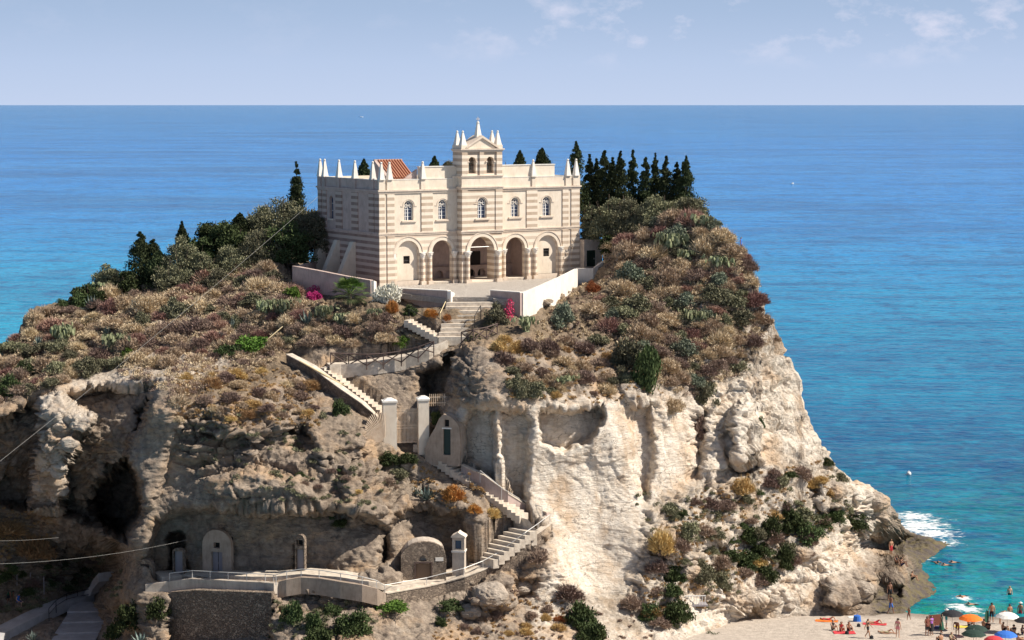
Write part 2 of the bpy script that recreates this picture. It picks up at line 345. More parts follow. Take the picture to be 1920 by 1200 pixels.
# relief features: (polygon, push back in metres, edge softness in photo px)
FEAT = [
 ([(-280,800),(0,790),(55,748),(130,735),(300,722),(288,762),(258,800),(240,852),(262,900),(268,950),(225,1010),(150,975),(90,955),(0,948),(-280,990)], 5.2, 9),
 ([(160,925),(205,880),(240,858),(264,900),(270,960),(240,1015),(200,1000),(175,960)], 13, 9),
 ([(72,752),(112,742),(140,770),(178,782),(172,800),(146,818),(126,850),(112,900),(120,958),(55,958),(66,890),(78,820)], -7, 7),
 ([(255,770),(285,755),(280,790),(250,815)], 3, 5),
 ([(790,700),(845,668),(850,700),(838,745),(822,778),(796,768)], 4.5, 10),
 ([(290,975),(330,955),(420,950),(560,955),(640,950),(720,985),(735,1040),(715,1075),(560,1072),(420,1080),(300,1080),(270,1060)], 3.4, 9),
 ([(720,1000),(742,965),(800,952),(868,962),(885,1000),(880,1050),(840,1075),(760,1088),(715,1060)], 3.0, 9),
 ([(310,1006),(318,992),(335,988),(350,1004),(354,1075),(316,1075)], 4.5, 3),
 ([(548,1020),(560,1008),(576,1022),(574,1070),(550,1070)], 1.5, 3),
 ([(520,1112),(640,1108),(715,1128),(720,1150),(600,1160),(520,1165)], 1.2, 7),
 ([(920,566),(984,578),(1060,556),(1086,528),(1090,556),(1044,600),(985,608),(922,602)], 2.2, 6),
 ([(744,560),(842,566),(842,588),(750,590)], 1.3, 6),
 ([(1012,766),(1060,770),(1128,762),(1134,786),(1106,828),(1062,846),(1014,832)], 3.4, 6),
 ([(868,790),(884,768),(925,770),(930,850),(926,930),(903,880),(868,860)], 2.3, 7),
 ([(942,772),(985,768),(1000,790),(990,830),(992,880),(985,972),(968,955),(950,900),(942,850)], 2.0, 9),
 ([(1012,850),(1120,830),(1150,900),(1150,1050),(1100,1060),(1030,1000)], .9, 40),
 ([(750,848),(790,858),(850,900),(920,955),(972,992),(955,1006),(900,985),(838,948),(780,902),(745,872)], -.45, 7),
 ([(828,572),(928,572),(918,642),(828,646)], .6, 6),
 ([(722,1122),(870,1094),(960,1047),(1030,992),(1036,1012),(965,1070),(880,1120),(735,1145)], 1.2, 6),
 ([(318,1097),(512,1097),(516,1330),(300,1330)], 3.2, 5),
 ([(1298,790),(1320,770),(1325,830),(1310,900),(1296,900)], 2.2, 11),
 ([(1180,770),(1215,760),(1225,860),(1210,940),(1190,900)], 1.6, 9),
 ([(1368,770),(1400,750),(1425,800),(1420,860),(1385,870),(1362,830)], -2.8, 12),
 ([(1352,820),(1368,800),(1385,870),(1420,866),(1400,900),(1360,890)], 2.0, 8),
 ([(1130,700),(1180,640),(1240,720),(1250,790),(1190,760)], -1.2, 20),
 ([(860,690),(900,640),(930,650),(960,720),(940,760),(870,760)], -1.2, 14),
 ([(885,1100),(920,1080),(962,1090),(958,1130),(915,1145),(880,1130)], -1.8, 9),
 ([(960,1090),(1005,1085),(1002,1120),(965,1128)], 1.6, 8),
 ([(560,790),(640,775),(700,800),(690,850),(600,860)], -1.6, 12),
 ([(430,740),(520,720),(540,790),(470,840),(420,810)], -1.5, 16),
 ([(530,800),(580,790),(585,850),(545,855)], 1.8, 8),
 ([(400,900),(470,880),(560,905),(600,940),(420,948)], -1.6, 9),
 ([(640,880),(700,860),(735,900),(720,960),(655,985)], -1.6, 14),
 ([(255,850),(300,740),(340,720),(330,800),(300,900),(270,960)], -1.4, 12),
 ([(1530,900),(1585,905),(1590,950),(1540,960)], -2.0, 10),
 ([(1600,925),(1640,912),(1672,960),(1684,1000),(1640,1010),(1600,985)], -2.5, 12),
 ([(1480,1020),(1500,1000),(1625,1010),(1640,1060),(1560,1080)], -1.2, 18),
 ([(1555,1090),(1630,1070),(1640,1110),(1590,1140),(1545,1130)], -2.2, 10),
 ([(1600,1092),(1650,1085),(1690,1100),(1690,1120),(1610,1128)], 1.2, 5),
 ([(1240,1000),(1300,960),(1320,1010),(1290,1060),(1250,1050)], -1.4, 14),
 ([(1320,1030),(1400,1000),(1430,1060),(1340,1090)], 1.4, 12),
]
wpx = PX+9*fbm(PX/46, PY/46, PX*0+.3, 3)+3*perlin(PX/9, PY/9, PX*0); wpy = PY+9*fbm(PX/46+30, PY/46, PX*0+.3, 3)+3*perlin(PX/9+7, PY/9, PX*0)
for poly, d, s in FEAT: Yf = Yf+d*polymask(wpx, wpy, poly, s)
# paths, stairs and buildings need calm ground
CALM = [[(-60,1225),(0,1190),(60,1160),(110,1138),(165,1120),(190,1098),(215,1060),(222,1030)], [(545,668),(600,692),(660,735),(720,780),(765,830),(800,865),(850,905),(930,960),(990,990),(950,1030),(895,1062),(800,1095),(720,1110),(640,1085),(500,1090),(400,1085),(290,1090)],
        [(620,682),(700,682),(780,668),(840,645),(870,610),(885,570)], [(760,605),(830,640)]]
calm = np.ones(PX.shape)
for pl in CALM: calm = np.minimum(calm, sstep(9, 30, linedist(PX, PY, pl)))
for pl in ([(560,500),(700,520),(1080,510),(1140,495)], [(760,550),(1040,550)], [(870,525),(960,530)]): calm = np.minimum(calm, sstep(22, 36, linedist(PX, PY, pl)))
def unproj(px, py, Y):
    a = (px-960)/FPX; b = (600-py)/FPX; dy = cp_+b*sp_; dz = -sp_+b*cp_
    return a*Y/dy, Y, CAMH+dz*Y/dy
X, Y_, Z = unproj(PX, PY, Yf)
# back side: fall away behind the ridge down into the sea
tb = np.linspace(0, 1, NB+1)[1:][::-1][:, None]
Xr, Yr, Zr = X[0], Y_[0], Z[0]
depth = 10+Zr*.62
back = (Xr*(1+.04*tb), Yr+depth*(.55*tb+.45*tb**2), Zr-(Zr+4)*tb**1.5)
X = np.vstack([back[0], X]); Y_ = np.vstack([back[1], Y_]); Z = np.vstack([back[2], Z])
calm = np.vstack([np.ones((NB, NC)), calm]); PXa = np.vstack([np.repeat(pxc[None], NB, 0), PX]); PYa = np.vstack([np.repeat(ytop[None], NB, 0)-20, PY])
Pt = np.stack([X, Y_, Z], -1)
BASEPT = Pt[NB:].copy()
def normals(Q):
    du = np.gradient(Q, axis=1); dv = np.gradient(Q, axis=0); n = np.cross(dv, du)
    n /= np.linalg.norm(n, axis=-1, keepdims=True)+1e-9; return n
def blur(Q, k):
    for _ in range(k):
        Q[1:-1] = (Q[:-2]+2*Q[1:-1]+Q[2:])/4; Q[:, 1:-1] = (Q[:, :-2]+2*Q[:, 1:-1]+Q[:, 2:])/4
    return Q
Nn = normals(Pt); Nn *= np.where((Nn[..., 1:2]*-1+Nn[..., 2:3]*.6).mean() < 0, -1, 1)
Nn = blur(Nn, 9); Nn /= np.linalg.norm(Nn, axis=-1, keepdims=True)+1e-9
steep = 1-np.clip(Nn[..., 2], 0, 1)
x, y, z = Pt[..., 0], Pt[..., 1], Pt[..., 2]
PALE2 = polymask(PXa, PYa, [(72,745),(120,738),(142,765),(185,780),(150,820),(128,850),(118,960),(50,962),(64,890),(78,820)], 9)
PALE = polymask(PXa, PYa, [(250,620),(340,590),(480,600),(470,660),(420,700),(300,740),(60,750),(80,735),(240,690)], 18)
WHITE = polymask(PXa, PYa, [(850,760),(1130,740),(1200,740),(1290,740),(1300,560),(1420,560),(1500,700),(1570,880),(1640,910),(1650,1010),(1500,1160),(1200,1220),(1000,1200),(1000,1110),(1040,1000),(940,900),(860,860)], 30)
CLIFF = polymask(PXa, PYa, [(864,772),(1000,772),(1130,766),(1290,770),(1290,900),(1200,960),(1190,1060),(1140,1120),(1060,1080),(1030,980),(985,950),(930,900),(880,870)], 18)
SMOOTH = np.maximum(polymask(PXa, PYa, [(235,860),(300,740),(340,730),(330,850),(420,950),(720,960),(890,960),(880,1080),(220,1130),(215,1000)], 16), polymask(PXa, PYa, [(600,680),(860,680),(860,770),(640,770)], 12)*.6)
SMOOTH = np.maximum(SMOOTH, CLIFF*.8)
wx = fbm(x/7, y/7, z/7, 3); wz = fbm(x/11+9, y/11, z/11, 3)
zz = z+1.3*wz+.05*x
strat = fbm(x/14+3, y/14, zz*1.15, 3, .6)+.7*perlin(x/5, y/5, zz*3.1)
ledge = np.abs(((zz/1.7+.5*wx+.6*perlin(zz*.5, x*0, x*0)) % 1)-.5)*2
big = fbm(x/6.5, y/6.5, z/6.5, 4, .55, True)
mid = fbm(x/2.1+5, y/2.1, z/1.6, 4, .55, True)
vert = fbm(x/1.6+3*wx, y/1.6, z/9, 3, .5, True)
small = fbm(x/.7, y/.7, z/.55, 3, .6)
jag = np.clip(mid, -.2, 1)
soft = 1-CLIFF*.72
def worley(x, y, z, seed):
    "nearest-cell value and distance to the crack between cells"
    xi = np.floor(x).astype(int); yi = np.floor(y).astype(int); zi = np.floor(z).astype(int)
    f1 = np.full(x.shape, 9.0); f2 = np.full(x.shape, 9.0); val = np.zeros(x.shape); fac = np.zeros(x.shape)
    JT = RS2.rand(4096, 7)
    for dx in (-1, 0, 1):
        for dy in (-1, 0, 1):
            for dz in (-1, 0, 1):
                a, b, c = xi+dx, yi+dy, zi+dz
                h = (a*73856093 ^ b*19349663 ^ c*83492791 ^ seed) & 4095; j = JT[h]
                rx, ry, rz = a+j[..., 0]-x, b+j[..., 1]-y, c+j[..., 2]-z; d = np.sqrt(rx*rx+ry*ry+rz*rz); fc = rx*(j[..., 4]-.5)+ry*(j[..., 5]-.5)+rz*(j[..., 6]-.5)
                n = d < f1; f2 = np.where(n, f1, np.minimum(f2, d)); val = np.where(n, j[..., 3], val); fac = np.where(n, fc, fac); f1 = np.where(n, d, f1)
    return val, f2-f1, fac
RS2 = np.random.RandomState(5)
q1 = .35*wx; c1v, c1e, c1f = worley(x/2.7+q1, y/2.7+q1, zz/1.5+.3*wx, 11)
c2v, c2e, c2f = worley(x/1.05+2*q1, y/1.05, zz/.62+q1, 77)
c3v, c3e, c3f = worley(x/.5, y/.5+q1, zz/.3, 31)
blocks = (c1v-.5)*.85+1.5*c1f-.5*sstep(.09, 0, c1e)+(c2v-.5)*.26+.75*c2f-.22*sstep(.12, 0, c2e)+(c3v-.5)*.2+.5*c3f
crk = .35+.65*sstep(-.3, .35, fbm(x/5+60, y/5, z/5, 2))
SM7 = 1-.7*np.clip(SMOOTH, 0, 1)
LEDG = polymask(PXa, PYa, [(330,740),(560,760),(700,770),(780,850),(760,930),(640,960),(420,945),(330,870)], 18)
disp = LEDG*steep*(.55*(sstep(.3, .45, ledge)-.5)+.3*strat)+blocks*(1+.5*LEDG)*crk*(.35+.65*steep)*(1-.85*SMOOTH)+(.36*big*soft*(1-.6*SMOOTH)+.18*mid*soft+steep*(.26*strat*(1-.6*CLIFF)*SM7+.22*(sstep(.25, .5, ledge)-.5)*soft*SM7)+.28*vert*steep*(.6+CLIFF)+.17*small*soft)*(.22+.78*calm)
low = sstep(.3, 1.5, z)
disp *= (.6+.4*low)*(1-.6*CLIFF)
disp -= .25*(1-calm)
Pt = Pt+Nn*disp[..., None]
NR = Pt.shape[0]
# cut room for courtyard and masonry: lower any rock inside these zones
CH_O = Vector((-12.542, 195, 27.9)); CH_A = math.atan2(.533, .846)
def church_local(Q):
    dx = Q[..., 0]-CH_O.x; dy = Q[..., 1]-CH_O.y; c, s = math.cos(CH_A), math.sin(CH_A)
    return dx*c+dy*s, -dx*s+dy*c
lu, lw = church_local(Pt)
inside = (lu > -1.5) & (lu < 25.7) & (lw > -4) & (lw < 14)
Pt[..., 2] = np.where(inside, np.minimum(Pt[..., 2], 27.7), Pt[..., 2])
def _b(px, py):
    j = int(np.clip(round((px+270)/2300*(NC-1)), 0, NC-1)); i = int(np.clip(round((py-ytop[j])/(1325-ytop[j])*(NF-1)), 0, NF-1)); return BASEPT[i, j]
for seg_, wd in (([(780,838),(880,907),(980,976)], 1.0), ([(606,692),(740,792)], .95), ([(985,1000),(905,1056)], 1.5), ([(762,606),(826,638)], 1.0), ([(830,640),(760,668),(700,678),(640,684)], 1.2)):
    q = [_b(*k) for k in seg_]
    q = [q[0], q[-1]] if len(q) < 4 else q
    for a_, b_0 in zip(q[:-1], q[1:]):
        d_ = b_0-a_; L2 = d_[0]**2+d_[1]**2; t_ = np.clip(((Pt[..., 0]-a_[0])*d_[0]+(Pt[..., 1]-a_[1]-.3)*d_[1])/L2, 0, 1)
        hd_ = np.hypot(Pt[..., 0]-a_[0]-t_*d_[0], Pt[..., 1]-.3-a_[1]-t_*d_[1]); zl = a_[2]+t_*d_[2]-.02
        Pt[..., 2] = np.where((hd_ < wd) & (Pt[..., 2] > zl) & (Pt[..., 2] < zl+3), zl, Pt[..., 2])
SX, SY = screen(Pt[..., 0], Pt[..., 1], Pt[..., 2])
def ground(px, py, smooth=False):
    j = int(np.clip(round((px+270)/2300*(NC-1)), 0, NC-1)); yt = ytop[j]
    i = int(np.clip(round((py-yt)/(1325-yt)*(NF-1)), 0, NF-1))
    if smooth: return Vector(BASEPT[i, j])
    i += NB
    a0, a1, b0, b1 = max(i-12, NB), min(i+13, NR), max(j-12, 0), min(j+13, NC)
    d = (SX[a0:a1, b0:b1]-px)**2+(SY[a0:a1, b0:b1]-py)**2+.02*(Pt[a0:a1, b0:b1, 1]-Pt[a0:a1, b0:b1, 1].min())
    k = np.unravel_index(np.argmin(d), d.shape); return Vector(Pt[a0+k[0], b0+k[1]])
def base(px, py): return ground(px, py, True)
# soil and dry grass cover
n_s = fbm(x/3.3+40, y/3.3, z/3.3, 4); n_s2 = fbm(x/1.1, y/1.1+7, z/1.1, 3)
VEGZ = polymask(PXa, PYa, [(-280,600),(0,560),(240,440),(600,420),(600,520),(760,560),(1000,590),(1090,470),(1150,400),(1330,380),(1420,480),(1470,650),(1400,700),(1360,720),(1290,730),(1180,700),(1130,640),(980,640),(860,650),(600,640),(560,700),(480,740),(330,760),(200,690),(60,740),(-280,800)], 18)
VEGB = polymask(PXa, PYa, [(1200,940),(1330,900),(1480,850),(1590,900),(1600,980),(1500,1060),(1300,1120),(1200,1200),(1040,1180),(1040,1120),(1180,1100)], 25)*.55
VEGL = polymask(PXa, PYa, [(-280,960),(60,940),(230,1010),(230,1080),(150,1100),(60,1150),(-280,1200)], 15)
VEGM = polymask(PXa, PYa, [(560,760),(700,740),(780,840),(900,900),(930,960),(880,960),(760,940),(620,970),(540,880)], 16)*.35
veg = np.maximum.reduce([VEGZ, VEGB, VEGL, VEGM])*(1-.7*PALE)
upn = normals(Pt); sg = np.sign((upn[..., 2]).mean()); upn = upn*sg
soil = np.clip(veg*1.15+.55*n_s+.25*n_s2-.15, 0, 1)*sstep(.12, .55, upn[..., 2])
def rockmat(nt, b):
    aw = nd(nt, 'ShaderNodeAttribute', attribute_name='white'); as_ = nd(nt, 'ShaderNodeAttribute', attribute_name='soil'); aa = nd(nt, 'ShaderNodeAttribute', attribute_name='algae')
    n1 = noise(nt, .28, 6, .6); n2 = noise(nt, 1.7, 8, .65); n3 = noise(nt, .9, 6, .62, (1, 1, 5)); n4 = noise(nt, .55, 6, .6, (2.2, 2.2, .22))
    grey = mixc(nt, ramp(nt, n2, [(.3, (0,)), (.7, (1,))]), (.135, .10, .075), (.43, .345, .265))
    pale = mixc(nt, ramp(nt, n2, [(.25, (0,)), (.6, (1,))]), (.52, .43, .335), (.80, .72, .62))
    c = mixc(nt, aw.outputs['Fac'], grey, pale)
    och = ramp(nt, n1, [(.50, (0,)), (.66, (.7,))])
    c = mixc(nt, och, c, mixc(nt, n2, (.44, .27, .14), (.60, .42, .26)))
    c = mixc(nt, ramp(nt, n3, [(.52, (0,)), (.72, (.55,))]), c, mixc(nt, aw.outputs['Fac'], (.20, .155, .12), (.44, .34, .25)))
    c = mixc(nt, ramp(nt, n4, [(.52, (0,)), (.72, (.7,))]), c, mixc(nt, aw.outputs['Fac'], (.15, .115, .095), (.46, .33, .22)))
    tc = nd(nt, 'ShaderNodeTexCoord'); mp = nd(nt, 'ShaderNodeMapping'); mp.inputs['Scale'].default_value = (1, 1, 1.9); nt.links.new(tc.outputs['Object'], mp.inputs[0])
    wn = nd(nt, 'ShaderNodeTexNoise', i_Scale=.9, i_Detail=4.0); nt.links.new(mp.outputs[0], wn.inputs[0])
    vm = nd(nt, 'ShaderNodeVectorMath', operation='MULTIPLY_ADD'); nt.links.new(wn.outputs[1], vm.inputs[0]); vm.inputs[1].default_value = (1.6, 1.6, 1.6); nt.links.new(mp.outputs[0], vm.inputs[2])
    vo = nd(nt, 'ShaderNodeTexVoronoi', feature='DISTANCE_TO_EDGE', i_Scale=.8); nt.links.new(vm.outputs[0], vo.inputs[0])
    ck = ramp(nt, vo.outputs[0], [(.0, (.8,)), (.035, (0,))]); ck = mth(nt, 'MULTIPLY', ck, ramp(nt, noise(nt, .35, 3), [(.45, (0,)), (.6, (1,))]))
    c = mixc(nt, ck, c, (.12, .09, .07))
    so = mixc(nt, ramp(nt, noise(nt, 3.5, 6, .7), [(.35, (0,)), (.65, (1,))]), (.115, .085, .055), (.27, .195, .125))
    c = mixc(nt, as_.outputs['Fac'], c, so)
    c = mixc(nt, aa.outputs['Fac'], c, mixc(nt, ramp(nt, noise(nt, 1.2, 5), [(.42, (0,)), (.6, (1,))]), (.10, .08, .07), (.15, .12, .06)))
    nt.links.new(c, b.inputs['Base Color'])
    rg = nd(nt, 'ShaderNodeTexNoise', noise_type='RIDGED_MULTIFRACTAL', i_Scale=1.1, i_Detail=8.0, i_Roughness=.6); nt.links.new(vm.outputs[0], rg.inputs[0])
    p = bump(nt, b, rg.outputs[0], .55, .22)
    p = bump(nt, b, noise(nt, 1.4, 7, .65, (1, 1, 5)), .8, .22, p)
    bump(nt, b, noise(nt, 6, 7, .75), .9, .12, p)
M['rock'] = mat('tufa_rock', rockmat, rough=.95)
ids = np.arange(NR*NC).reshape(NR, NC)
F = np.stack([ids[:-1, :-1], ids[1:, :-1], ids[1:, 1:], ids[:-1, 1:]], -1).reshape(-1, 4)
me = npmesh('rock_headland', Pt.reshape(-1, 3), F, M['rock'])
ALG = sstep(2.6, .5, Pt[..., 2]+.8*n_s)*polymask(PXa, PYa, [(1600,985),(1700,960),(1900,960),(1900,1160),(1640,1165),(1620,1100)], 20)
for nm, arr in (('white', np.clip(np.maximum.reduce([WHITE, .65*PALE, .6*PALE2])+.35*n_s, 0, 1)), ('soil', soil), ('algae', np.clip(ALG, 0, 1))):
    at = me.attributes.new(nm, 'FLOAT', 'POINT'); at.data.foreach_set('value', arr.astype(np.float32).ravel())
rock = bpy.data.objects.new('rock_headland', me); COL.objects.link(rock); tag(rock, kind='structure')
rock['label'] = 'pale weathered rock headland carrying the church'

# ------------------------------------------------------------------ sea and beach
def seamat(nt, b):
    ge = nd(nt, 'ShaderNodeNewGeometry'); sp = nd(nt, 'ShaderNodeSeparateXYZ'); nt.links.new(ge.outputs['Position'], sp.inputs[0])
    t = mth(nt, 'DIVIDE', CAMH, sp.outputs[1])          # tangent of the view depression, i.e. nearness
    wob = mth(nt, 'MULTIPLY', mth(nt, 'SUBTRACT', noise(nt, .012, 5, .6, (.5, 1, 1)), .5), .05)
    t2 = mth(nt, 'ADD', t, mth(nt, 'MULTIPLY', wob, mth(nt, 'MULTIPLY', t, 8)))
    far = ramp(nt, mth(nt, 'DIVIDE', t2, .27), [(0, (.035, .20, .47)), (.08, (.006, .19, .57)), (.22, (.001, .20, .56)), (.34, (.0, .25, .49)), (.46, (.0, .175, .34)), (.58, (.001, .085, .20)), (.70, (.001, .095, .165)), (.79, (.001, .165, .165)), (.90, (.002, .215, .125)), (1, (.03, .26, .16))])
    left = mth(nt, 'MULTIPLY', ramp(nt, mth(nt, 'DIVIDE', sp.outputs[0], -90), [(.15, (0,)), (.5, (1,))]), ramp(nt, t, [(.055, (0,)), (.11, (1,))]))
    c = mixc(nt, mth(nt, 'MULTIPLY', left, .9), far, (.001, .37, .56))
    # wind lanes, and the light and dark of the waves put into the colour
    light = mixc(nt, ramp(nt, t, [(.03, (0,)), (.10, (1,))]), (.075, .33, .66), (.004, .32, .49))
    for sc_, st, lo, hi in ((.0035, (.45, 1.3, 1), .5, .32), (.014, (.6, 1, 1), .5, .26), (.06, (.8, 1, 1), .5, .34), (.24, (.85, 1, 1), .5, .40), (.75, (.9, 1, 1), .5, .34)):
        c = mixc(nt, ramp(nt, noise(nt, sc_, 4, .62, st), [(lo, (0,)), (lo+.2, (hi,))]), c, light)
        c = mixc(nt, ramp(nt, noise(nt, sc_*1.3, 3, .6, st), [(.34, (hi+.25,)), (.5, (0,))]), c, (.001, .05, .17))
    # foam around the point and splashes of the bathers
    foam = None
    for (px, py, r, amp) in ((1722,985,3.6,1),(1712,968,2.6,1),(1752,1000,3.0,.95),(1775,1018,2.2,.8),(1700,992,3.0,1),(1745,975,2.4,.75),(1768,1040,1.2,.5),(1742,1048,1.2,.6),(1728,1056,.9,.55),(1800,1000,3.2,.34),(1822,1030,2.6,.3),(1790,1050,2.6,.28),(1690,965,2.0,.8),(1770,975,2.6,.5),(1842,1145,1.8,.5),(1780,1152,1.5,.45),(1809,1121,1.05,1.0),(1826,1133,.9,.7),(1812,1142,1.5,1.0),(1795,1137,1.3,.9),(1829,1147,1.2,.8)):
        q = Pz(px, py, 0); vd = nd(nt, 'ShaderNodeVectorMath', operation='DISTANCE'); nt.links.new(ge.outputs['Position'], vd.inputs[0]); vd.inputs[1].default_value = (q.x, q.y, 0)
        m = mth(nt, 'MULTIPLY', ramp(nt, mth(nt, 'DIVIDE', vd.outputs['Value'], r*1.9), [(.1, (1,)), (1, (0,))]), amp)
        foam = m if foam is None else mth(nt, 'MAXIMUM', foam, m)
    fn = noise(nt, 1.1, 7, .7, (1, 1.6, 1))
    fm = ramp(nt, mth(nt, 'ADD', foam, mth(nt, 'MULTIPLY', mth(nt, 'SUBTRACT', fn, .5), 2.4)), [(.62, (0,)), (.92, (1,))])
    fm = mth(nt, 'MULTIPLY', fm, ramp(nt, foam, [(0, (0,)), (.12, (1,))]))
    c = mixc(nt, fm, c, (.82, .84, .84))
    nt.links.new(c, b.inputs['Base Color'])
    nt.links.new(mth(nt, 'ADD', mth(nt, 'MULTIPLY', fm, .5), .16), b.inputs['Roughness'])
    b.inputs['IOR'].default_value = 1.33; b.inputs['Specular IOR Level'].default_value = .09
    p = bump(nt, b, noise(nt, .32, 4, .6, (.55, 1, 1)), .8, 1.2)
    p = bump(nt, b, noise(nt, 1.3, 5, .65, (.5, 1, 1)), .8, .32, p)
    bump(nt, b, noise(nt, .045, 3, .5, (.4, 1, 1)), .5, 3.5, p)
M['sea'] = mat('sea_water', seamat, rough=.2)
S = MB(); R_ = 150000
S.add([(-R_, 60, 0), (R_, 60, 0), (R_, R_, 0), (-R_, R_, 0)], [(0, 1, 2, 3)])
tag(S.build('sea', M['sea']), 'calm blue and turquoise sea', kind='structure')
bx = np.linspace(6, 75, 200); by = np.linspace(95, 190, 220); BX, BYY = np.meshgrid(bx, by)
shore = 180.9-.32*np.clip(BX-33, 0, 12)+.5*np.sin(BX/3.1)+.3*np.sin(BX/1.3)
def beachz(X_, Yv):
    sh = 180.9-.32*np.clip(X_-33, 0, 12)+.5*np.sin(X_/3.1)+.3*np.sin(X_/1.3)
    d = sh-Yv; return np.where(d > 0, .075*d+.004*np.minimum(d, 6)**2, .16*d)
BZ = beachz(BX, BYY)+.05*fbm(BX/1.2, BYY/1.2, BX*0, 3)+.03*perlin(BX*2.3, BYY*2.3, BX*0)
ids = np.arange(BX.size).reshape(BX.shape)
F = np.stack([ids[:-1, :-1], ids[:-1, 1:], ids[1:, 1:], ids[1:, :-1]], -1).reshape(-1, 4)
def sand(nt, b):
    ge = nd(nt, 'ShaderNodeNewGeometry'); sp = nd(nt, 'ShaderNodeSeparateXYZ'); nt.links.new(ge.outputs['Position'], sp.inputs[0])
    c = mixc(nt, ramp(nt, noise(nt, 1.6, 8, .7), [(.35, (0,)), (.65, (1,))]), (.38, .32, .265), (.54, .465, .39))
    c = mixc(nt, ramp(nt, noise(nt, 7, 3, .7), [(.6, (0,)), (.68, (.6,))]), c, (.24, .19, .15))
    c = mixc(nt, ramp(nt, mth(nt, 'ADD', sp.outputs[2], mth(nt, 'MULTIPLY', noise(nt, .5, 3), .2)), [(.12, (1,)), (.42, (0,))]), c, (.23, .185, .15))
    nt.links.new(c, b.inputs['Base Color']); bump(nt, b, noise(nt, 3, 6, .7), .8, .15)
M['sand'] = mat('coarse_sand', sand, rough=.95)
o = bpy.data.objects.new('beach', npmesh('beach', np.stack([BX, BYY, BZ], -1).reshape(-1, 3), F, M['sand'], True)); COL.objects.link(o)
tag(o, 'small coarse sand beach at the foot of the rock', kind='structure')
sb = MB(); sb.add([(-200, 40, -6), (200, 40, -6), (200, 260, -6), (-200, 260, -6)], [(0, 1, 2, 3)])
tag(sb.build('sea_bed', M['sand']), kind='structure')
def on_beach(px, py):
    b = (600-py)/FPX; dy = cp_+b*sp_; dz = -sp_+b*cp_; z_ = .5
    for _ in range(6):
        p = Pz(px, py, z_); z_ = float(beachz(np.array([p.x]), np.array([p.y]))[0]); z_ = max(z_, -.3)
    return Pz(px, py, z_)

M['tan_plaster'] = mat('tan_plaster', plaster((.46, .36, .28), (.33, .25, .19), .6, .3), rough=.95)
# ------------------------------------------------------------------ the church
church = thing('church', 'cream and brown striped church with a bell tower on top of the rock', 'church', CH_O, CH_A)
L_, Wd = 22.75, 12.6
def part(mb, name, m, parent=None, label=None, **k):
    o = mb.build(name, m, parent or church, **k)
    if label: o['label'] = label
    return o
def arch_poly(cx, hw, zb, zs, n=14):
    return [(cx-hw, zb), (cx+hw, zb)]+[(cx+hw*math.cos(math.pi*k/n), zs+hw*math.sin(math.pi*k/n)) for k in range(n+1)]
def panel(mb, outer, holes, y0, y1, axis='y', back=True):
    "wall slab with real openings"
    f = (lambda p, t: (p[0], t, p[1])) if axis == 'y' else (lambda p, t: (t, p[0], p[1]))
    rings = [outer]+holes; allp = [p for r in rings for p in r]
    tri = tessellate_polygon([[Vector((p[0], p[1], 0)) for p in r] for r in rings]); n = len(allp)
    fs = [tuple(t) for t in tri]+([tuple(i+n for i in t) for t in tri] if back else [])
    k = 0
    for r in rings:
        m_ = len(r); fs += [(k+i, k+(i+1) % m_, n+k+(i+1) % m_, n+k+i) for i in range(m_)]; k += m_
    mb.add([f(p, y0) for p in allp]+[f(p, y1) for p in allp], fs)
rect = lambda a, b, c, d: [(a, c), (b, c), (b, d), (a, d)]
FS, CO, PT, UP = 4.85, 8.9, 10.0, 11.15
TW0, TW1, TO = 8.55, 13.1, .9
wins = [3.2, 6.95, 15.2, 18.9]
g = MB()   # ground storey front, striped stone, open and blind arches
panel(g, rect(0, TW0, -.8, FS), [arch_poly(3.1, 1.2, .35, 2.98), arch_poly(6.85, 1.1, .12, 3.0)], 0, .45)
part(g, 'ground_storey_wall', M['stripe_pale']); g = MB()
panel(g, rect(TW1, L_, -.8, FS), [arch_poly(15.2, 1.1, .12, 3.0), arch_poly(19.0, 1.2, .35, 2.98)], 0, .45)
part(g, 'ground_storey_wall', M['stripe_pale'])
# barred square windows are real openings
g = MB()
panel(g, rect(1.7, 4.5, .2, 4.4), [rect(2.75, 3.45, 1.95, 2.7)], .3, .44); part(g, 'blind_arch_wall', M['plaster']); g = MB(); panel(g, rect(17.6, 20.4, .2, 4.4), [rect(18.7, 19.4, 2.05, 2.85)], .3, .44)
part(g, 'blind_arch_wall', M['plaster'])
for c in (3.1, 19.05):
    f_ = part(MB().box(c-.36, c+.36, .46, .5, 1.9, 2.9), 'barred_window', M['dark'])
    b_ = MB()
    for k in range(4): b_.tube([(c-.27+.18*k, .4, 1.95), (c-.27+.18*k, .4, 2.87)], .022, 5)
    b_.tube([(c-.36, .4, 2.25), (c+.36, .4, 2.25)], .02, 5); b_.tube([(c-.36, .4, 2.6), (c+.36, .4, 2.6)], .02, 5)
    part(b_, 'bar', M['iron'], f_)
g = MB()
panel(g, rect(0, TW0, FS, PT-.02), [arch_poly(c, .5, 6.12, 7.5) for c in wins[:2]], 0, .4); part(g, 'upper_storey_wall', M['plaster']); g = MB()
panel(g, rect(TW1, L_, FS, PT-.02), [arch_poly(c, .5, 6.12, 7.5) for c in wins[2:]], 0, .4)
part(g, 'upper_storey_wall', M['plaster'])
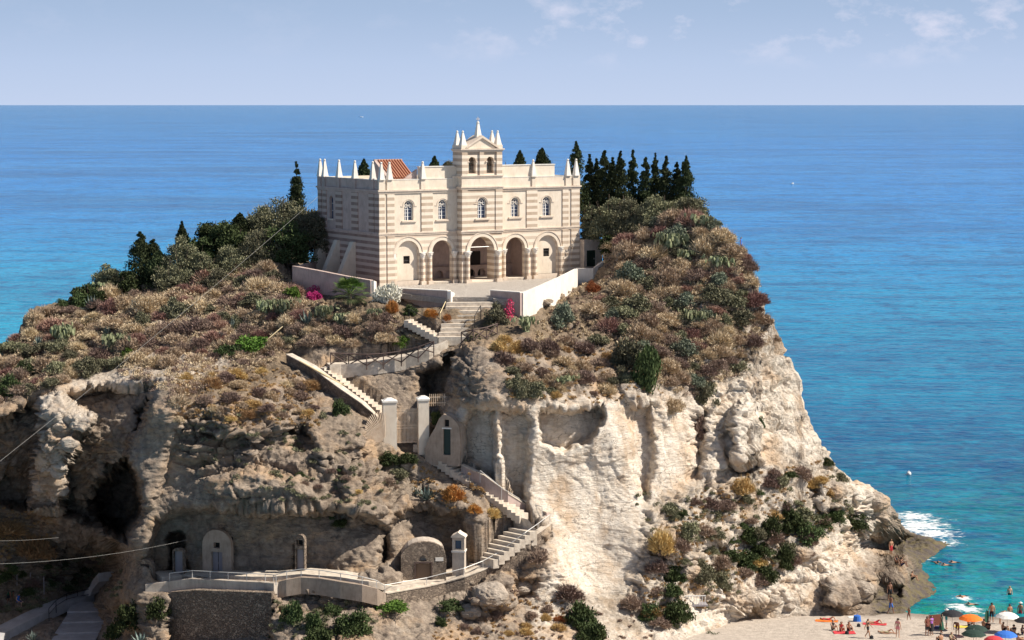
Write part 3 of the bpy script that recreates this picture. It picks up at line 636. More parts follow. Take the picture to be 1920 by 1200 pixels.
# portico room behind the open arches
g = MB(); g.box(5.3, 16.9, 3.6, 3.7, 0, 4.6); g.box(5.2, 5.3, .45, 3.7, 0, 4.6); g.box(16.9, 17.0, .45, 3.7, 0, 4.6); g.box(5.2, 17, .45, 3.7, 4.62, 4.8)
part(g, 'portico_wall', M['pink_shaded_plaster'])
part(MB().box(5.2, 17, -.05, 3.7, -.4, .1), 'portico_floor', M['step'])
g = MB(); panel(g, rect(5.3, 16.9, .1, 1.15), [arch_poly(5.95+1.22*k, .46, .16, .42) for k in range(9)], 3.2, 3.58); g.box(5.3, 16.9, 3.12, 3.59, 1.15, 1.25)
part(g, 'arcaded_bench', M['pink_shaded_plaster'])
part(MB().box(12.2, 13.3, 3.5, 3.595, .1, 2.6), 'door', M['dark'])
# side (left) wall
g = MB(); panel(g, rect(.0, Wd, -1.2, FS), [rect(9.35, 10.25, .2, 3.2)], 0, .4, 'x'); part(g, 'side_ground_wall', M['stripe_shade'])
g = MB(); panel(g, rect(.0, Wd, FS, PT-.02), [arch_poly(9.85, .42, 5.95, 7.75)], .0, .4, 'x'); part(g, 'side_upper_wall', M['pink_shaded_plaster'])
part(MB().box(.41, .47, 9.2, 10.4, -.2, 3.3), 'side_door', M['dark'])
f_ = part(MB().box(.3, .34, 9.4, 10.3, 5.9, 8.2), 'side_window', M['glass'])
part(MB().box(.24, .29, 9.83, 9.87, 5.95, 8.15).box(.24, .29, 9.43, 10.27, 6.7, 6.74).box(.24, .29, 9.43, 10.27, 7.4, 7.44), 'window_frame', M['white_paint'], f_)
part(MB().box(-.12, .1, 9.25, 10.45, 5.78, 5.92), 'window_sill', M['trim'], f_)
# right and back walls, roof
g = MB(); g.box(L_-.4, L_-.002, .41, Wd, -1, PT-.02); g.box(.41, L_-.41, Wd-.4, Wd-.003, -1, PT-.02); part(g, 'rear_wall', M['plaster'])
part(MB().box(.42, L_-.42, .42, Wd-.42, 9.1, 9.3), 'flat_roof', M['old_plaster'])
g = MB(); g.box(4.45, 19.9, .12, .5, PT+.05, UP)
part(g, 'attic_wall', M['plaster'])
g = MB(); g.box(4.4, 8.3, .06, .54, UP, UP+.08); part(g, 'attic_coping', M['white_plaster']); g = MB(); g.box(13.3, 19.95, .06, .54, UP, UP+.08); part(g, 'attic_coping', M['white_plaster'])
# tiled lean-to
a, b = Vector((1.55, 4.6, 12.35)), Vector((1.55, .75, 10.35))
rf = MB(); rf.prism([(.7, 10.1), (3.3, 11.75), (3.3, 11.6), (.7, 9.95)], 1.6, 4.3, 'x')
rt = part(rf, 'tiled_roof', M['tile'])
t_ = MB()
for k in range(9):
    xx = 1.75+.3*k; t_.tube([(xx, .66, 10.14), (xx, 3.3, 11.81)], .09, 8)
part(t_, 'roof_tile_rows', M['tile'], rt)
part(MB().prism([(.9, 9.3), (3.5, 9.3), (3.5, 11.87), (.9, 10.25)], 1.3, 1.6, 'x').box(1.3, 4.35, 3.3, 3.5, 9.3, 11.87), 'roof_gable_wall', M['pink_shaded_plaster'], rt)
part(MB().prism([(2.75, PT-.1), (4.43, PT-.1), (4.43, 10.95)], .55, .8), 'sloping_parapet', M['pink_shaded_plaster'])
# tower
T_ = part(MB(), 'bell_tower', M['stripe']); T_.data = bpy.data.meshes.new('bell_tower')
g = MB(); cxT = 10.83
panel(g, rect(TW0, TW1, -.8, FS), [arch_poly(cxT, 1.38, .12, 2.98, 18)], -TO, .45)
T_g = part(g, 'tower_ground_storey', M['stripe'], T_)
g = MB(); panel(g, rect(TW0, TW1, FS, 9.25), [arch_poly(cxT, .52, 6.15, 7.6)], -TO, -TO+.4)
g.box(TW0, TW0+.4, -TO+.4, .0, FS, 9.25); g.box(TW1-.4, TW1, -TO+.4, 0, FS, 9.25); part(g, 'tower_upper_storey', M['stripe'], T_)
part(MB().box(TW0+.003, TW1-.003, -TO+.003, .9, 9.25, 10.15), 'tower_attic', M['plaster'], T_)
g = MB(); panel(g, rect(TW0, TW1, 10.3, 12.7), [arch_poly(9.78, .4, 10.5, 11.68), arch_poly(11.82, .4, 10.5, 11.68)], -TO+.1, -TO+.5)
panel(g, rect(TW0, TW1, 10.3, 12.7), [arch_poly(9.78, .4, 10.5, 11.68), arch_poly(11.82, .4, 10.5, 11.68)], .42, .8)
g.box(TW0, TW0+.5, -TO+.5, .42, 10.3, 12.7); g.box(TW1-.5, TW1, -TO+.5, .42, 10.3, 12.7); g.box(TW0+.5, TW1-.5, -TO+.5, .42, 12.45, 12.7)
part(g, 'belfry', M['stripe'], T_)
g = MB()
for u0, u1 in ((TW0, TW0+.62), (10.55, 11.02), (TW1-.62, TW1)): part(MB().box(u0-.002, u1+.002, -TO-.06, -TO+.1, 10.3, 12.7), 'belfry_pilaster', M['stripe'], T_)
for c in (9.78, 11.82):
    bl = MB(); prof = [(0, .0), (.27, -.02), (.22, .12), (.17, .32), (.13, .42), (0, .46)]
    vs = []; n = 12
    for r, zz_ in prof:
        for k in range(n): vs.append((c+r*math.cos(2*math.pi*k/n), -TO+.72+r*math.sin(2*math.pi*k/n), 10.85+zz_))
    bl.add(vs, [(i*n+k, i*n+(k+1) % n, (i+1)*n+(k+1) % n, (i+1)*n+k) for i in range(len(prof)-1) for k in range(n)])
    bl.box(c-.35, c+.35, -TO+.68, -TO+.76, 11.38, 11.48); part(bl, 'bell', M['bronze'], T_)
    for s in (-1, 1): part(MB().box(c+s*.465-.085, c+s*.465+.085, -TO-.02, -TO+.12, 11.55, 11.68), 'impost', M['trim'], T_)
def molding(mb, u0, u1, z, out, h, y0=0, dep=.3):
    mb.box(u0-out, u1+out, y0-out, y0+dep, z, z+h*.45); mb.box(u0-out*.55, u1+out*.55, y0-out*.55, y0+dep, z-h*.55, z)
g = MB(); 
for a_ in ((10.2, .12, .22, -TO, 1.75), (12.75, .2, .24, -TO, 1.75), (9.1, .17, .3, -TO, .92), (FS, .16, .3, -TO, .92)):
    g = MB(); molding(g, TW0, TW1, *a_); part(g, 'tower_cornice', M['trim'], T_)
g = MB(); g.prism([(TW0+.6, 12.87), (TW1-.6, 12.87), (cxT, 13.95)], -TO+.05, .7)
part(g, 'pediment', M['plaster'], T_)
g = MB()
for s in (-1, 1):
    e0 = Vector((cxT+s*1.85, 0, 12.86)); e1 = Vector((cxT, 0, 14.02))
    g = MB(); g.prism([(e0.x, e0.z), (e0.x-s*.05, e0.z+.2), (cxT, e1.z+.12), (cxT, e1.z-.12)], -TO-.12, .78)
    part(g, 'raking_cornice', M['trim'], T_)
g = MB(); g.box(TW0-.05, TW0+.62, -TO-.05, .8, 12.87, 13.2); part(g, 'corner_block', M['plaster'], T_); g = MB(); g.box(TW1-.62, TW1+.05, -TO-.05, .8, 12.87, 13.2); part(g, 'corner_block', M['plaster'], T_)
def pinn(cu, cv, z0, h=1.75, a=.28, parent=None, b=.10):
    q = MB(); q.frustum(cu, cv, z0, z0+.12, a*1.42, a*1.38); q.frustum(cu, cv, z0+.12, z0+h, a*1.3, b*1.2); q.ball((cu, cv, z0+h+.1), b*1.25, 8, 6)
    return part(q, 'pinnacle', M['white_plaster'], parent)
for u_ in (TW0+.3, TW1-.3):
    for v_ in (-TO+.3, .45): pinn(u_, v_, 13.2, 1.2, .3, T_, .09)
pinn(cxT, -.15, 13.9, 1.35, .3, T_, .12)
g = MB(); g.tube([(cxT, -.15, 15.3), (cxT, -.15, 15.92)], .03, 6); g.tube([(cxT-.22, -.15, 15.7), (cxT+.22, -.15, 15.7)], .03, 6); part(g, 'iron_cross', M['rust_iron'], T_)
part(MB().box(TW0-.55, TW0, -.05, .35, 9.3, 10.25), 'stepped_shoulder', M['plaster'], T_)
# string courses and cornices
for u0, u1 in ((0, TW0-.18), (TW1+.18, L_)):
    for a_ in ((FS, .12, .28), (CO, .2, .34)): g = MB(); molding(g, u0, u1, *a_); part(g, 'front_cornice', M['trim'])
g = MB(); g.box(-.14, .1, .0, Wd+.1, FS+.002, FS+.13); g.box(-.08, .1, 0, Wd+.06, FS-.16, FS+.001); part(g, 'side_cornice', M['pink_shaded_plaster']); g = MB(); g.box(-.22, .1, 0, Wd+.2, CO+.002, CO+.16); g.box(-.12, .1, 0, Wd+.1, CO-.2, CO+.001)
part(g, 'side_cornice', M['pink_shaded_plaster'])
# pilasters of the front
def pil(u0, u1, out, z0, z1, m, name='pilaster'): part(MB().box(u0, u1, -out, .02, z0, z1), name, m)
for u0, u1 in ((-.05, .55), (.82, 1.6), (4.55, 5.8), (16.5, 17.75), (20.75, 21.45), (21.8, L_+.05)):
    pil(u0, u1, .09, FS+.13, CO-.2, M['stripe'])
for u0, u1 in ((-.05, .55), (.82, 1.6), (20.75, 21.45), (21.8, L_+.05)): pil(u0, u1, .09, -.7, FS-.16, M['stripe'])
for u0, u1 in ((TW0-.02, TW0+.62), (TW1-.75, TW1+.02)): part(MB().box(u0, u1, -TO-.08, -TO+.01, FS+.15, 8.93), 'pilaster', M['stripe'], T_)
for u0, u1 in ((-.06, .56), (.8, 1.45), (4.5, 5.0), (17.1, 17.5), (21.1, 21.7), (22.0, L_+.06)):
    part(MB().box(u0, u1, -.12, .15, CO+.16, PT+.02), 'parapet_post', M['plaster']); pinn((u0+u1)/2, .02, PT+.02, 1.48)
part(MB().box(0, L_, -.03, .43, PT-.02, PT+.04), 'parapet_coping', M['white_plaster'])
# side pilasters, posts and pinnacles
for v0, v1 in ((.0, .75), (.95, 1.95), (4.2, 5.5), (7.5, 8.8), (10.85, 11.6), (11.85, Wd+.03)):
    part(MB().box(-.09, .02, v0, v1, FS+.13, CO-.2), 'side_pilaster', M['stripe_shade'])
for v0, v1 in ((.95, 1.7), (4.6, 5.3), (7.9, 8.6), (11.0, 11.6), (11.95, Wd+.03)):
    part(MB().box(-.12, .2, v0, v1, CO+.16, PT+.02), 'parapet_post', M['pink_shaded_plaster']); pinn(.05, (v0+v1)/2, PT+.02, 1.52)
for v0, v1 in ((.0, .75), (11.85, Wd+.03)): part(MB().box(-.08, .02, v0, v1, -.9, FS-.16), 'side_pilaster', M['stripe_shade'])
part(MB().box(-.03, .43, .43, Wd, PT-.02, PT+.04), 'parapet_coping', M['white_plaster'])
# buttresses
for v0 in (11.2, 8.1, 4.8):
    part(MB().prism([(0, -1.2), (0, 3.9), (-.25, 3.9), (-2.3, -.5), (-2.3, -1.2)], v0, v0+.75, 'y'), 'buttress', M['plaster'])
part(MB().prism([(L_, -.6), (L_+1.3, -.6), (L_+.25, 8.0), (L_, 8.0)], .9, 1.6), 'buttress', M['plaster'])
# arch mouldings, columns with capitals
for c, r, z_, y_ in ((3.1, 1.2, 2.98, 0), (6.85, 1.1, 3.0, 0), (15.2, 1.1, 3.0, 0), (19.0, 1.2, 2.98, 0), (cxT, 1.38, 2.98, -TO)):
    par = T_ if y_ else church
    part(MB().archband(c, z_, r, r+.3, y_-.05, y_+.03), 'archivolt', M['plaster'], par)
    part(MB().archband(c, z_, r+.34, r+.44, y_-.1, y_+.02), 'hood_mould', M['trim'], par)
def pier(u, y_, hw=.18, par=None):
    q = part(MB().frustum(u, y_-.13, .25, 2.5, hw, hw*.93, 12), 'column', M['stripe'], par, smooth=False)
    cpt = MB(); cpt.frustum(u, y_-.13, 2.5, 2.92, hw*1.05, hw*1.75, 8, math.pi/8); cpt.box(u-hw*1.5, u+hw*1.5, y_-.13-hw*1.5, y_+.02, 2.92, 3.0)
    for k in range(8): cpt.ball((u+hw*1.35*math.cos(k*math.pi/4), y_-.13+hw*1.35*math.sin(k*math.pi/4), 2.78), .075, 6, 4)
    part(cpt, 'capital', M['white_plaster'], q)
    part(MB().box(u-hw*1.5, u+hw*1.5, y_-.13-hw*1.5, y_+.02, -.75, .25), 'column_base', M['trim'], q)
for u in (4.62, 5.42, 8.15, 13.82, 16.6, 17.45, 20.5): pier(u, 0)
for u in (9.12, 12.6): pier(u, -TO, .21, T_)
part(MB().box(1.62, 4.3, -.06, .28, -.7, .35), 'plinth', M['trim']); part(MB().box(17.8, 20.2, -.06, .28, -.7, .35), 'plinth', M['trim'])
part(MB().tube([(9.4, -TO+.2, 3.35), (12.3, -TO+.2, 3.35)], .03), 'tie_rod', M['rail'], T_)
part(MB().box(1.5, 1.75, -.1, .02, 2.45, 2.95), 'bracket', M['white_plaster'])
# arched windows
def window(c, zb, zs, hw, y_, par):
    fr = MB(); y1 = y_+.3
    fr.archband(c, zs, hw-.07, hw, y1-.05, y1, 12); fr.box(c-hw, c-hw+.07, y1-.05, y1, zb, zs); fr.box(c+hw-.07, c+hw, y1-.05, y1, zb, zs); fr.box(c-.04, c+.04, y1-.06, y1, zb, zs)
    for k in range(1, 4): fr.box(c-hw+.07, c-.04, y1-.04, y1-.01, zb+(zs-zb)*k/4-.025, zb+(zs-zb)*k/4+.025); fr.box(c+.04, c+hw-.07, y1-.04, y1-.01, zb+(zs-zb)*k/4-.015, zb+(zs-zb)*k/4+.015)
    fr.box(c-hw, c+hw, y1-.06, y1, zs-.05, zs+.05); fr.box(c-hw*.5-.025, c-hw*.5+.025, y1-.04, y1, zb, zs)
    wf = part(MB().prism(arch_poly(c, hw, zb, zs, 12), y1+.01, y1+.04), 'window', M['glass'], par)
    part(fr, 'window_frame', M['white_paint'], wf)
    tr = MB(); n = 14                      # stone tracery: ring and two lobes
    for (x_, z_, r) in ((c, zs+.18, .15), (c-.24, zs-.02, .14), (c+.24, zs-.02, .14)):
        tr.tube([(x_+r*math.cos(2*math.pi*k/n), y1-.12, z_+r*math.sin(2*math.pi*k/n)) for k in range(n+1)], .035, 5)
    part(tr, 'tracery', M['white_plaster'], wf)
    part(MB().box(c-hw-.3, c+hw+.3, y_-.14, y_+.28, zb-.18, zb-.03), 'window_sill', M['trim'], wf)
    part(MB().archband(c, zs, hw+.1, hw+.17, y_-.04, y_+.01, 14).box(c-hw-.38, c-hw-.08, y_-.05, y_+.01, zs-.06, zs).box(c+hw+.08, c+hw+.38, y_-.05, y_+.01, zs-.06, zs), 'window_hood', M['trim'], wf)
for c in wins: window(c, 6.12, 7.5, .5, 0, church)
window(cxT, 6.15, 7.6, .52, -TO, T_)
# side annexe on the right
an = thing('outbuilding', 'small plain outbuilding with a dark green door at the right end of the church', 'outbuilding', CH_O, CH_A)
AX0 = L_+1.32
g = MB(); panel(g, rect(AX0-1.25, AX0+.95, .1, 3.5), [rect(AX0-.95, AX0+.22, .9, 2.55)], -.9, -.6); g.box(AX0-1.25, AX0+.95, -.6, 2.0, .1, 3.48)
g.box(AX0-1.3, AX0+1.0, -.95, 2.05, 3.5, 3.6); g.build('wall', M['old_plaster'], an)
M['cave_plaster'] = mat('cave_stone', rubble((.30, .235, .18), (.21, .16, .12), (.17, .13, .10), 2.4), rough=.95)
# ---- courtyard and its walls
def wall_line(pts, h0, th, m, name, parent=None, cap=None, capw=.06):
    "upright wall: pts are the top edge, h0 depth below it"
    q = MB(); pts = [Vector(p) for p in pts]; n = len(pts); L = []
    for i, p in enumerate(pts):
        d = pts[min(i+1, n-1)]-pts[max(i-1, 0)]; d.z = 0; d.normalize(); s = Vector((d.y, -d.x, 0))*th/2
        hh = h0[i] if isinstance(h0, (list, tuple)) else h0
        L.append([p-s-Vector((0, 0, hh)), p+s-Vector((0, 0, hh)), p+s, p-s])
    vs = [v for r in L for v in r]; fs = []
    for i in range(n-1):
        for k in range(4): fs.append((4*i+k, 4*i+(k+1) % 4, 4*i+4+(k+1) % 4, 4*i+4+k))
    fs += [(0, 1, 2, 3), (4*n-1, 4*n-2, 4*n-3, 4*n-4)]
    q.add(vs, fs); o = q.build(name, m, parent)
    if cap:
        c = MB(); L = []
        for i, p in enumerate(pts):
            d = pts[min(i+1, n-1)]-pts[max(i-1, 0)]; d.z = 0; d.normalize(); s = Vector((d.y, -d.x, 0))*(th/2+capw)
            L.append([p-s+Vector((0, 0, .004)), p+s+Vector((0, 0, .004)), p+s+Vector((0, 0, .09)), p-s+Vector((0, 0, .09))])
        vs = [v for r in L for v in r]; fs = []
        for i in range(n-1):
            for k in range(4): fs.append((4*i+k, 4*i+(k+1) % 4, 4*i+4+(k+1) % 4, 4*i+4+k))
        fs += [(0, 1, 2, 3), (4*n-1, 4*n-2, 4*n-3, 4*n-4)]
        c.add(vs, fs); c.build('coping', cap, o)
    return o
# cobbled floor, sloping gently to the top of the steps
crt = [P(712,538,194.6), P(1088,512,206.5), P(1080,528,201), P(1050,550,194), P(1010,575,188.3), P(978,592,186.2), P(925,582,187.4), P(925,566,188.2), P(845,566,188.2), P(843,580,187.3), P(750,556,190.4), P(716,545,193.4)]
crt = [Vector((p.x, p.y, 27.82 if p.y > 193 else 27.82-(193-p.y)*.075)) for p in crt]
q = MB(); n = len(crt); tri = tessellate_polygon([crt]); q.add(crt+[p-Vector((0, 0, .5)) for p in crt], [tuple(t) for t in tri]+[(i, (i+1) % n, n+(i+1) % n, n+i) for i in range(n)])
tag(q.build('courtyard', M['cobble']), 'pale cobbled courtyard in front of the church', kind='structure')
def topline(l): return [P(a, b, c) for a, b, c in l]
w1 = wall_line(topline([(742,541,191.5), (780,543,190), (842,546,187.6)]), 3.0, .35, M['pink_shaded_plaster'], 'parapet_wall', cap=M['white_plaster'])  # shade of the front stretches is in the plaster colour, sunlit stretch is white
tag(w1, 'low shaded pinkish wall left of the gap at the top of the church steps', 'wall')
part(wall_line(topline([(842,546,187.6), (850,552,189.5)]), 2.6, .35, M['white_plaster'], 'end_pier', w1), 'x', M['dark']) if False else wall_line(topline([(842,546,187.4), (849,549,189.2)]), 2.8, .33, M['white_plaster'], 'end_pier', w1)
w2 = wall_line(topline([(922,545,189), (950,547,187.3), (978,549,186)]), 3.3, .35, M['pink_shaded_plaster'], 'parapet_wall', cap=M['white_plaster'])
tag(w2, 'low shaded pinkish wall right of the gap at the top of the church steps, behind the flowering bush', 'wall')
w3 = wall_line(topline([(978,549,186.1), (1000,541,187.5), (1025,530,190.5), (1050,519,194), (1068,510,197.5), (1080,504,200)]), [3.3, 3.0, 2.6, 2.4, 2.2, 2.2], .35, M['white_plaster'], 'parapet_wall')
tag(w3, 'bright white curved wall rising along the right edge of the courtyard', 'wall')
w4 = wall_line(topline([(1080,503,203), (1112,503,202.6), (1124,494,203.2), (1136,487,204)]), 1.9, .3, M['white_plaster'], 'parapet_wall')
tag(w4, 'short white wall below the green door of the outbuilding', 'wall')
w5 = wall_line(topline([(697,527,190.5), (650,519,192), (600,509,194), (551,500,196)]), 3.4, .35, M['pink_shaded_plaster'], 'parapet_wall', cap=M['pink_shaded_plaster'])
tag(w5, 'long low shaded wall beside the buttresses on the left side of the church', 'wall')
wall_line(topline([(551,500,196), (575,494,201), (600,489,206)]), 2.5, .33, M['pink_shaded_plaster'], 'return_wall', w5)
wall_line(topline([(697,526,190.4), (702,528,192.5)]), 3, .4, M['white_plaster'], 'end_pier', w5)
dr = MB().box(AX0-.95, AX0+.22, -.7, -.62, .92, 2.53); d_ = dr.build('door', M['green_door'], an)
MB().box(AX0+.02, AX0+.08, -.76, -.7, 1.6, 1.75).build('handle', M['rail'], d_)
# ------------------------------------------------------------------ stairs
def hperp(a, b):
    d = Vector(b)-Vector(a); d.z = 0; d.normalize(); return Vector((-d.y, d.x, 0))
def stairs(name, label, a, b, width, n, m, side=None, dep=.6, group=None):
    dep = min(dep, .45)
    "flight from a (top) down to b, centre line"
    a, b = Vector(a), Vector(b); d = (b-a); s = side or hperp(a, b); s = s.normalized()*width/2
    r = thing(name, label, 'stairs', a, 0, group); h = Vector((d.x, d.y, 0))/n; dz = d.z/n
    for i in range(n):
        p0 = h*i; p1 = h*(i+1)*1.0+h*.08; z1 = dz*(i); z0 = z1+dz-dep
        j = s*(1+random.uniform(-.04, .04))
        q = MB(); q.add([p0-j+Vector((0,0,z0)), p1-j+Vector((0,0,z0)), p1+j+Vector((0,0,z0)), p0+j+Vector((0,0,z0)), p0-j+Vector((0,0,z1)), p1-j+Vector((0,0,z1)), p1+j+Vector((0,0,z1)), p0+j+Vector((0,0,z1))],
                        [(0,3,2,1),(4,5,6,7),(0,1,5,4),(1,2,6,5),(2,3,7,6),(3,0,4,7)])
        q.build('step', m, r)
    return r
def up(v, h): return Vector(v)+Vector((0, 0, h))
def smoothpath(l, k=4):
    pts = [base(a, b) for a, b in l]; out = []
    for i in range(len(pts)-1):
        for j in range(k): out.append(pts[i].lerp(pts[i+1], j/k))
    return out+[pts[-1]]
def ribbon(pts, width, m, name, lift=.05, th=.4, side=None, label=None):
    q = MB(); n = len(pts); L = []
    for i, p in enumerate(pts):
        d = pts[min(i+1, n-1)]-pts[max(i-1, 0)]; d.z = 0; d.normalize(); s = (side.normalized() if side else Vector((-d.y, d.x, 0)))*width/2
        L.append([up(p-s, lift-th), up(p+s, lift-th), up(p+s, lift), up(p-s, lift)])
    vs = [v for r in L for v in r]; fs = []
    for i in range(n-1):
        for k in range(4): fs.append((4*i+k, 4*i+(k+1) % 4, 4*i+4+(k+1) % 4, 4*i+4+k))
    fs += [(0, 1, 2, 3), (4*n-1, 4*n-2, 4*n-3, 4*n-4)]; q.add(vs, fs)
    o = q.build(name, m); return tag(o, label, kind='structure')
b_ = base
stairs('stone_stairs', 'broad stone steps with grass tufts rising to the church courtyard', P(882,566,187.6), P(866,638,182.0), 4.3, 9, M['step'], Vector((1, .12, 0)), 1.0)
stairs('stone_stairs', 'narrow stone steps with a dark handrail at the left below the courtyard', up(b_(762,606), .3), up(b_(826,638), .2), 1.5, 8, M['step'], Vector((.3, 1, 0)), 1.0)
ribbon([up(p, .15) for p in smoothpath([(830,640),(800,655),(760,668),(700,678),(640,684),(616,686)])], 2.0, M['step'], 'path', 0, 1.2, label='light footpath behind the crossed wooden fence')
stairs('stone_stairs', 'worn steps going down from the fenced path to the iron gate', up(b_(606,692), .2), up(b_(740,792), .1), 1.3, 18, M['step'], Vector((.35, 1, 0)), 1.0)
g0, g1 = up(b_(780,838)+Vector((.1,.3,0)), .3), up(b_(980,976)+Vector((.1,.3,0)), .3)
stairs('stone_stairs', 'long zigzag flight of stone steps going down to the right from the iron gate', g0, g1, 1.5, 26, M['step'], None, 1.0)
s5a, s5b = up(b_(985,1000), .35), up(b_(905,1056), .2)
stairs('stone_stairs', 'short wide flight of pale stone steps beside the little shrine', s5a, s5b, 2.5, 8, M['step'], Vector((-.72, .7, 0)), 1.0)
ribbon([up(g1+Vector((-.3, -.2, 0)), -.02), up(s5a+Vector((.35, .2, 0)), .02), up(s5a+Vector((-.1, 0, 0)), -.02)], 2.2, M['step'], 'landing', 0, 1.2, side=Vector((-.6, .8, 0)))
low_path = smoothpath([(905,1056),(870,1072),(830,1086),(780,1096),(730,1104),(690,1092),(640,1083),(570,1078),(515,1083),(460,1082),(400,1080),(340,1080),(290,1085)])
low_path = [up(p+Vector((0, 1.0, 0)), .1) for p in low_path]
ribbon(low_path, 2.2, M['step'], 'path', 0, .5, label='level footpath in front of the cave doors')
# retaining wall in front of the lower path
def rw(l, h0, th, m, name, label, off=-.5, raise_=.35, cap=None):
    pts = [up(b_(a, b)+Vector((0, off, 0)), raise_) for a, b in l]
    o = wall_line(pts, h0, th, m, name, cap=cap); tag(o, label, 'wall'); return o, pts
rwall, rpts = rw([(1030,986),(1008,1003),(985,1020),(960,1038),(932,1058),(905,1072),(870,1086),(835,1096),(800,1104),(760,1112),(722,1118)], 2.7, .45, M['rubble'], 'retaining_wall', 'curved rubble wall under the short flight of steps by the shrine', cap=M['step'])
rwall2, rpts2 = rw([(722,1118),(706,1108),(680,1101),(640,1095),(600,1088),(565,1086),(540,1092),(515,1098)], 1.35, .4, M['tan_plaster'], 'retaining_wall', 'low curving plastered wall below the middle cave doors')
rwall3, rpts3 = rw([(519,1098),(500,1097),(430,1093),(362,1090),(320,1094),(275,1100)], [1.6,1.6,1.6,1.6,1.6,1.4], .45, M['old_plaster'], 'retaining_wall', 'plastered parapet wall on top of the tall rubble wall, below the arched cave front')
lowr = wall_line([up(P(a, b+11, b_(a, 1088).y-1.6), 0) for a, b in ((512,1099),(430,1096),(370,1094),(322,1098))], 8.5, .6, M['rubble'], 'rubble_wall'); tag(lowr, 'tall dark rubble wall at the bottom left below the cave doors', 'wall')
# ramp parapet beside the gate steps
rp = [up(p+Vector((-.1, -.75, 0)), h) for p, h in ((b_(545,670), .3), (b_(590,702), .75), (b_(640,742), .95), (b_(685,772), .85), (b_(712,790), .5))]
pw = wall_line(rp, 1.6, .6, M['rubble'], 'stair_parapet', cap=M['step']); tag(pw, 'sloping stone parapet leading down to the iron gate', 'wall')
rp2 = [up(p+Vector((.25, .3, 0)), h) for p, h in ((b_(862,880), .3), (b_(905,905), .5), (b_(945,938), .55), (b_(985,960), .5), (b_(1022,974), .5))]
pw2 = wall_line(rp2, 1.6, .35, M['pink_shaded_plaster'], 'stair_parapet', cap=M['step']); tag(pw2, 'sloping plastered parapet right of the long zigzag steps', 'wall')
# yellow canes lying on the parapet ledge
for k, (dx, c) in enumerate(((0, 'upper'), (.22, 'lower'))):
    a, b = P(562+8*k, 690+4*k, base(575, 700).y-1.1), P(640+6*k, 734+2*k, base(640, 735).y-1.1)
    tag(MB().tube([up(a, .62), up(b, .62)], .06, 6).build('cane_pole', M['pale_wood']), f'yellow cane pole lying along the sloping stone parapet, the {c} of two', 'pole')
# ---- rails
def railing(name, label, pts, h, m, r=.03, posts=None, mid=0, group=None, cat='railing'):
    o = thing(name, label, cat, pts[0], 0, group); P0 = Vector(pts[0])
    rel = [Vector(p)-P0 for p in pts]
    MB().tube([up(p, h) for p in rel], r, 6).build('handrail', m, o)
    if mid: MB().tube([up(p, h*.5) for p in rel], r*.8, 6).build('middle_rail', m, o)
    for i in (posts if posts is not None else range(len(rel))): MB().tube([up(rel[i], -.15), up(rel[i], h)], r, 6).build('post', m, o)
    return o
railing('railing', 'pale metal railing on the parapet below the arched cave front', [up(p, .05) for p in smooth_list] if False else [rpts3[4], rpts3[3], rpts3[3].lerp(rpts3[2], .5), rpts3[2], rpts3[2].lerp(rpts3[1], .5), rpts3[1], rpts3[0]], .62, M['rail'], .035)
railing('railing', 'pale metal railing curving past the slit cave door', [rpts2[7], rpts2[6], rpts2[5], rpts2[4], rpts2[3], rpts2[2], rpts2[1], rpts2[0]], .62, M['rail'], .033)
railing('railing', 'thin pale handrail on the curved wall below the small shrine', [rpts[10], rpts[8], rpts[6], rpts[5], rpts[4], rpts[3], rpts[2], rpts[1], rpts[0]], .7, M['rail'], .03)
railing('handrail', 'thin handrail beside the sloping plastered parapet', [up(p+Vector((-.5, -.3, 0)), -.35) for p in rp2[1:]], .9, M['rail'], .03)
railing('handrail', 'dark metal handrail on the narrow steps left of the broad church steps', [up(b_(768,604), .2), up(b_(800,622), .2), up(b_(812,634), .2)], 1.0, M['iron'], .035)
railing('handrail', 'pale wooden handrail leaning beside the orange plants by the broad church steps', [up(b_(826,606), 0), up(b_(838,580), .1)], .9, M['pale_wood'], .04)
railing('handrail', 'dark metal handrail at the right of the broad church steps', [up(b_(890,618), .1), up(b_(902,600), .2)], 1.1, M['iron'], .035)
def xfence(label, pts, h):
    o = thing('wooden_fence', label, 'fence', pts[0]); P0 = Vector(pts[0]); rel = [Vector(p)-P0 for p in pts]
    for i, p in enumerate(rel): MB().tube([up(p, -.3), up(p, h+.05)], .055, 6).build('post', M['dark_wood'], o)
    MB().tube([up(p, h) for p in rel], .065, 6).build('top_rail', M['dark_wood'], o)
    for p, q_ in zip(rel[:-1], rel[1:]):
        MB().tube([up(p, .08), up(q_, h-.06)], .055, 5).tube([up(p, h-.06), up(q_, .08)], .055, 5).build('cross_brace', M['dark_wood'], o)
    return o
fp = [up(b_(a, b)+Vector((0, -.9, 0)), .1) for a, b in ((622,684),(655,686),(688,686),(721,685),(754,680),(786,673),(814,662))]
xfence('long dark wooden fence of crossed braces along the path above the gate', fp, 1.05)
fp = [up(b_(a, b)+Vector((0, -.6, 0)), .1) for a, b in ((866,644),(888,640),(912,636),(932,628))]
xfence('short dark wooden fence of crossed braces above the jagged rock', fp, 1.0)
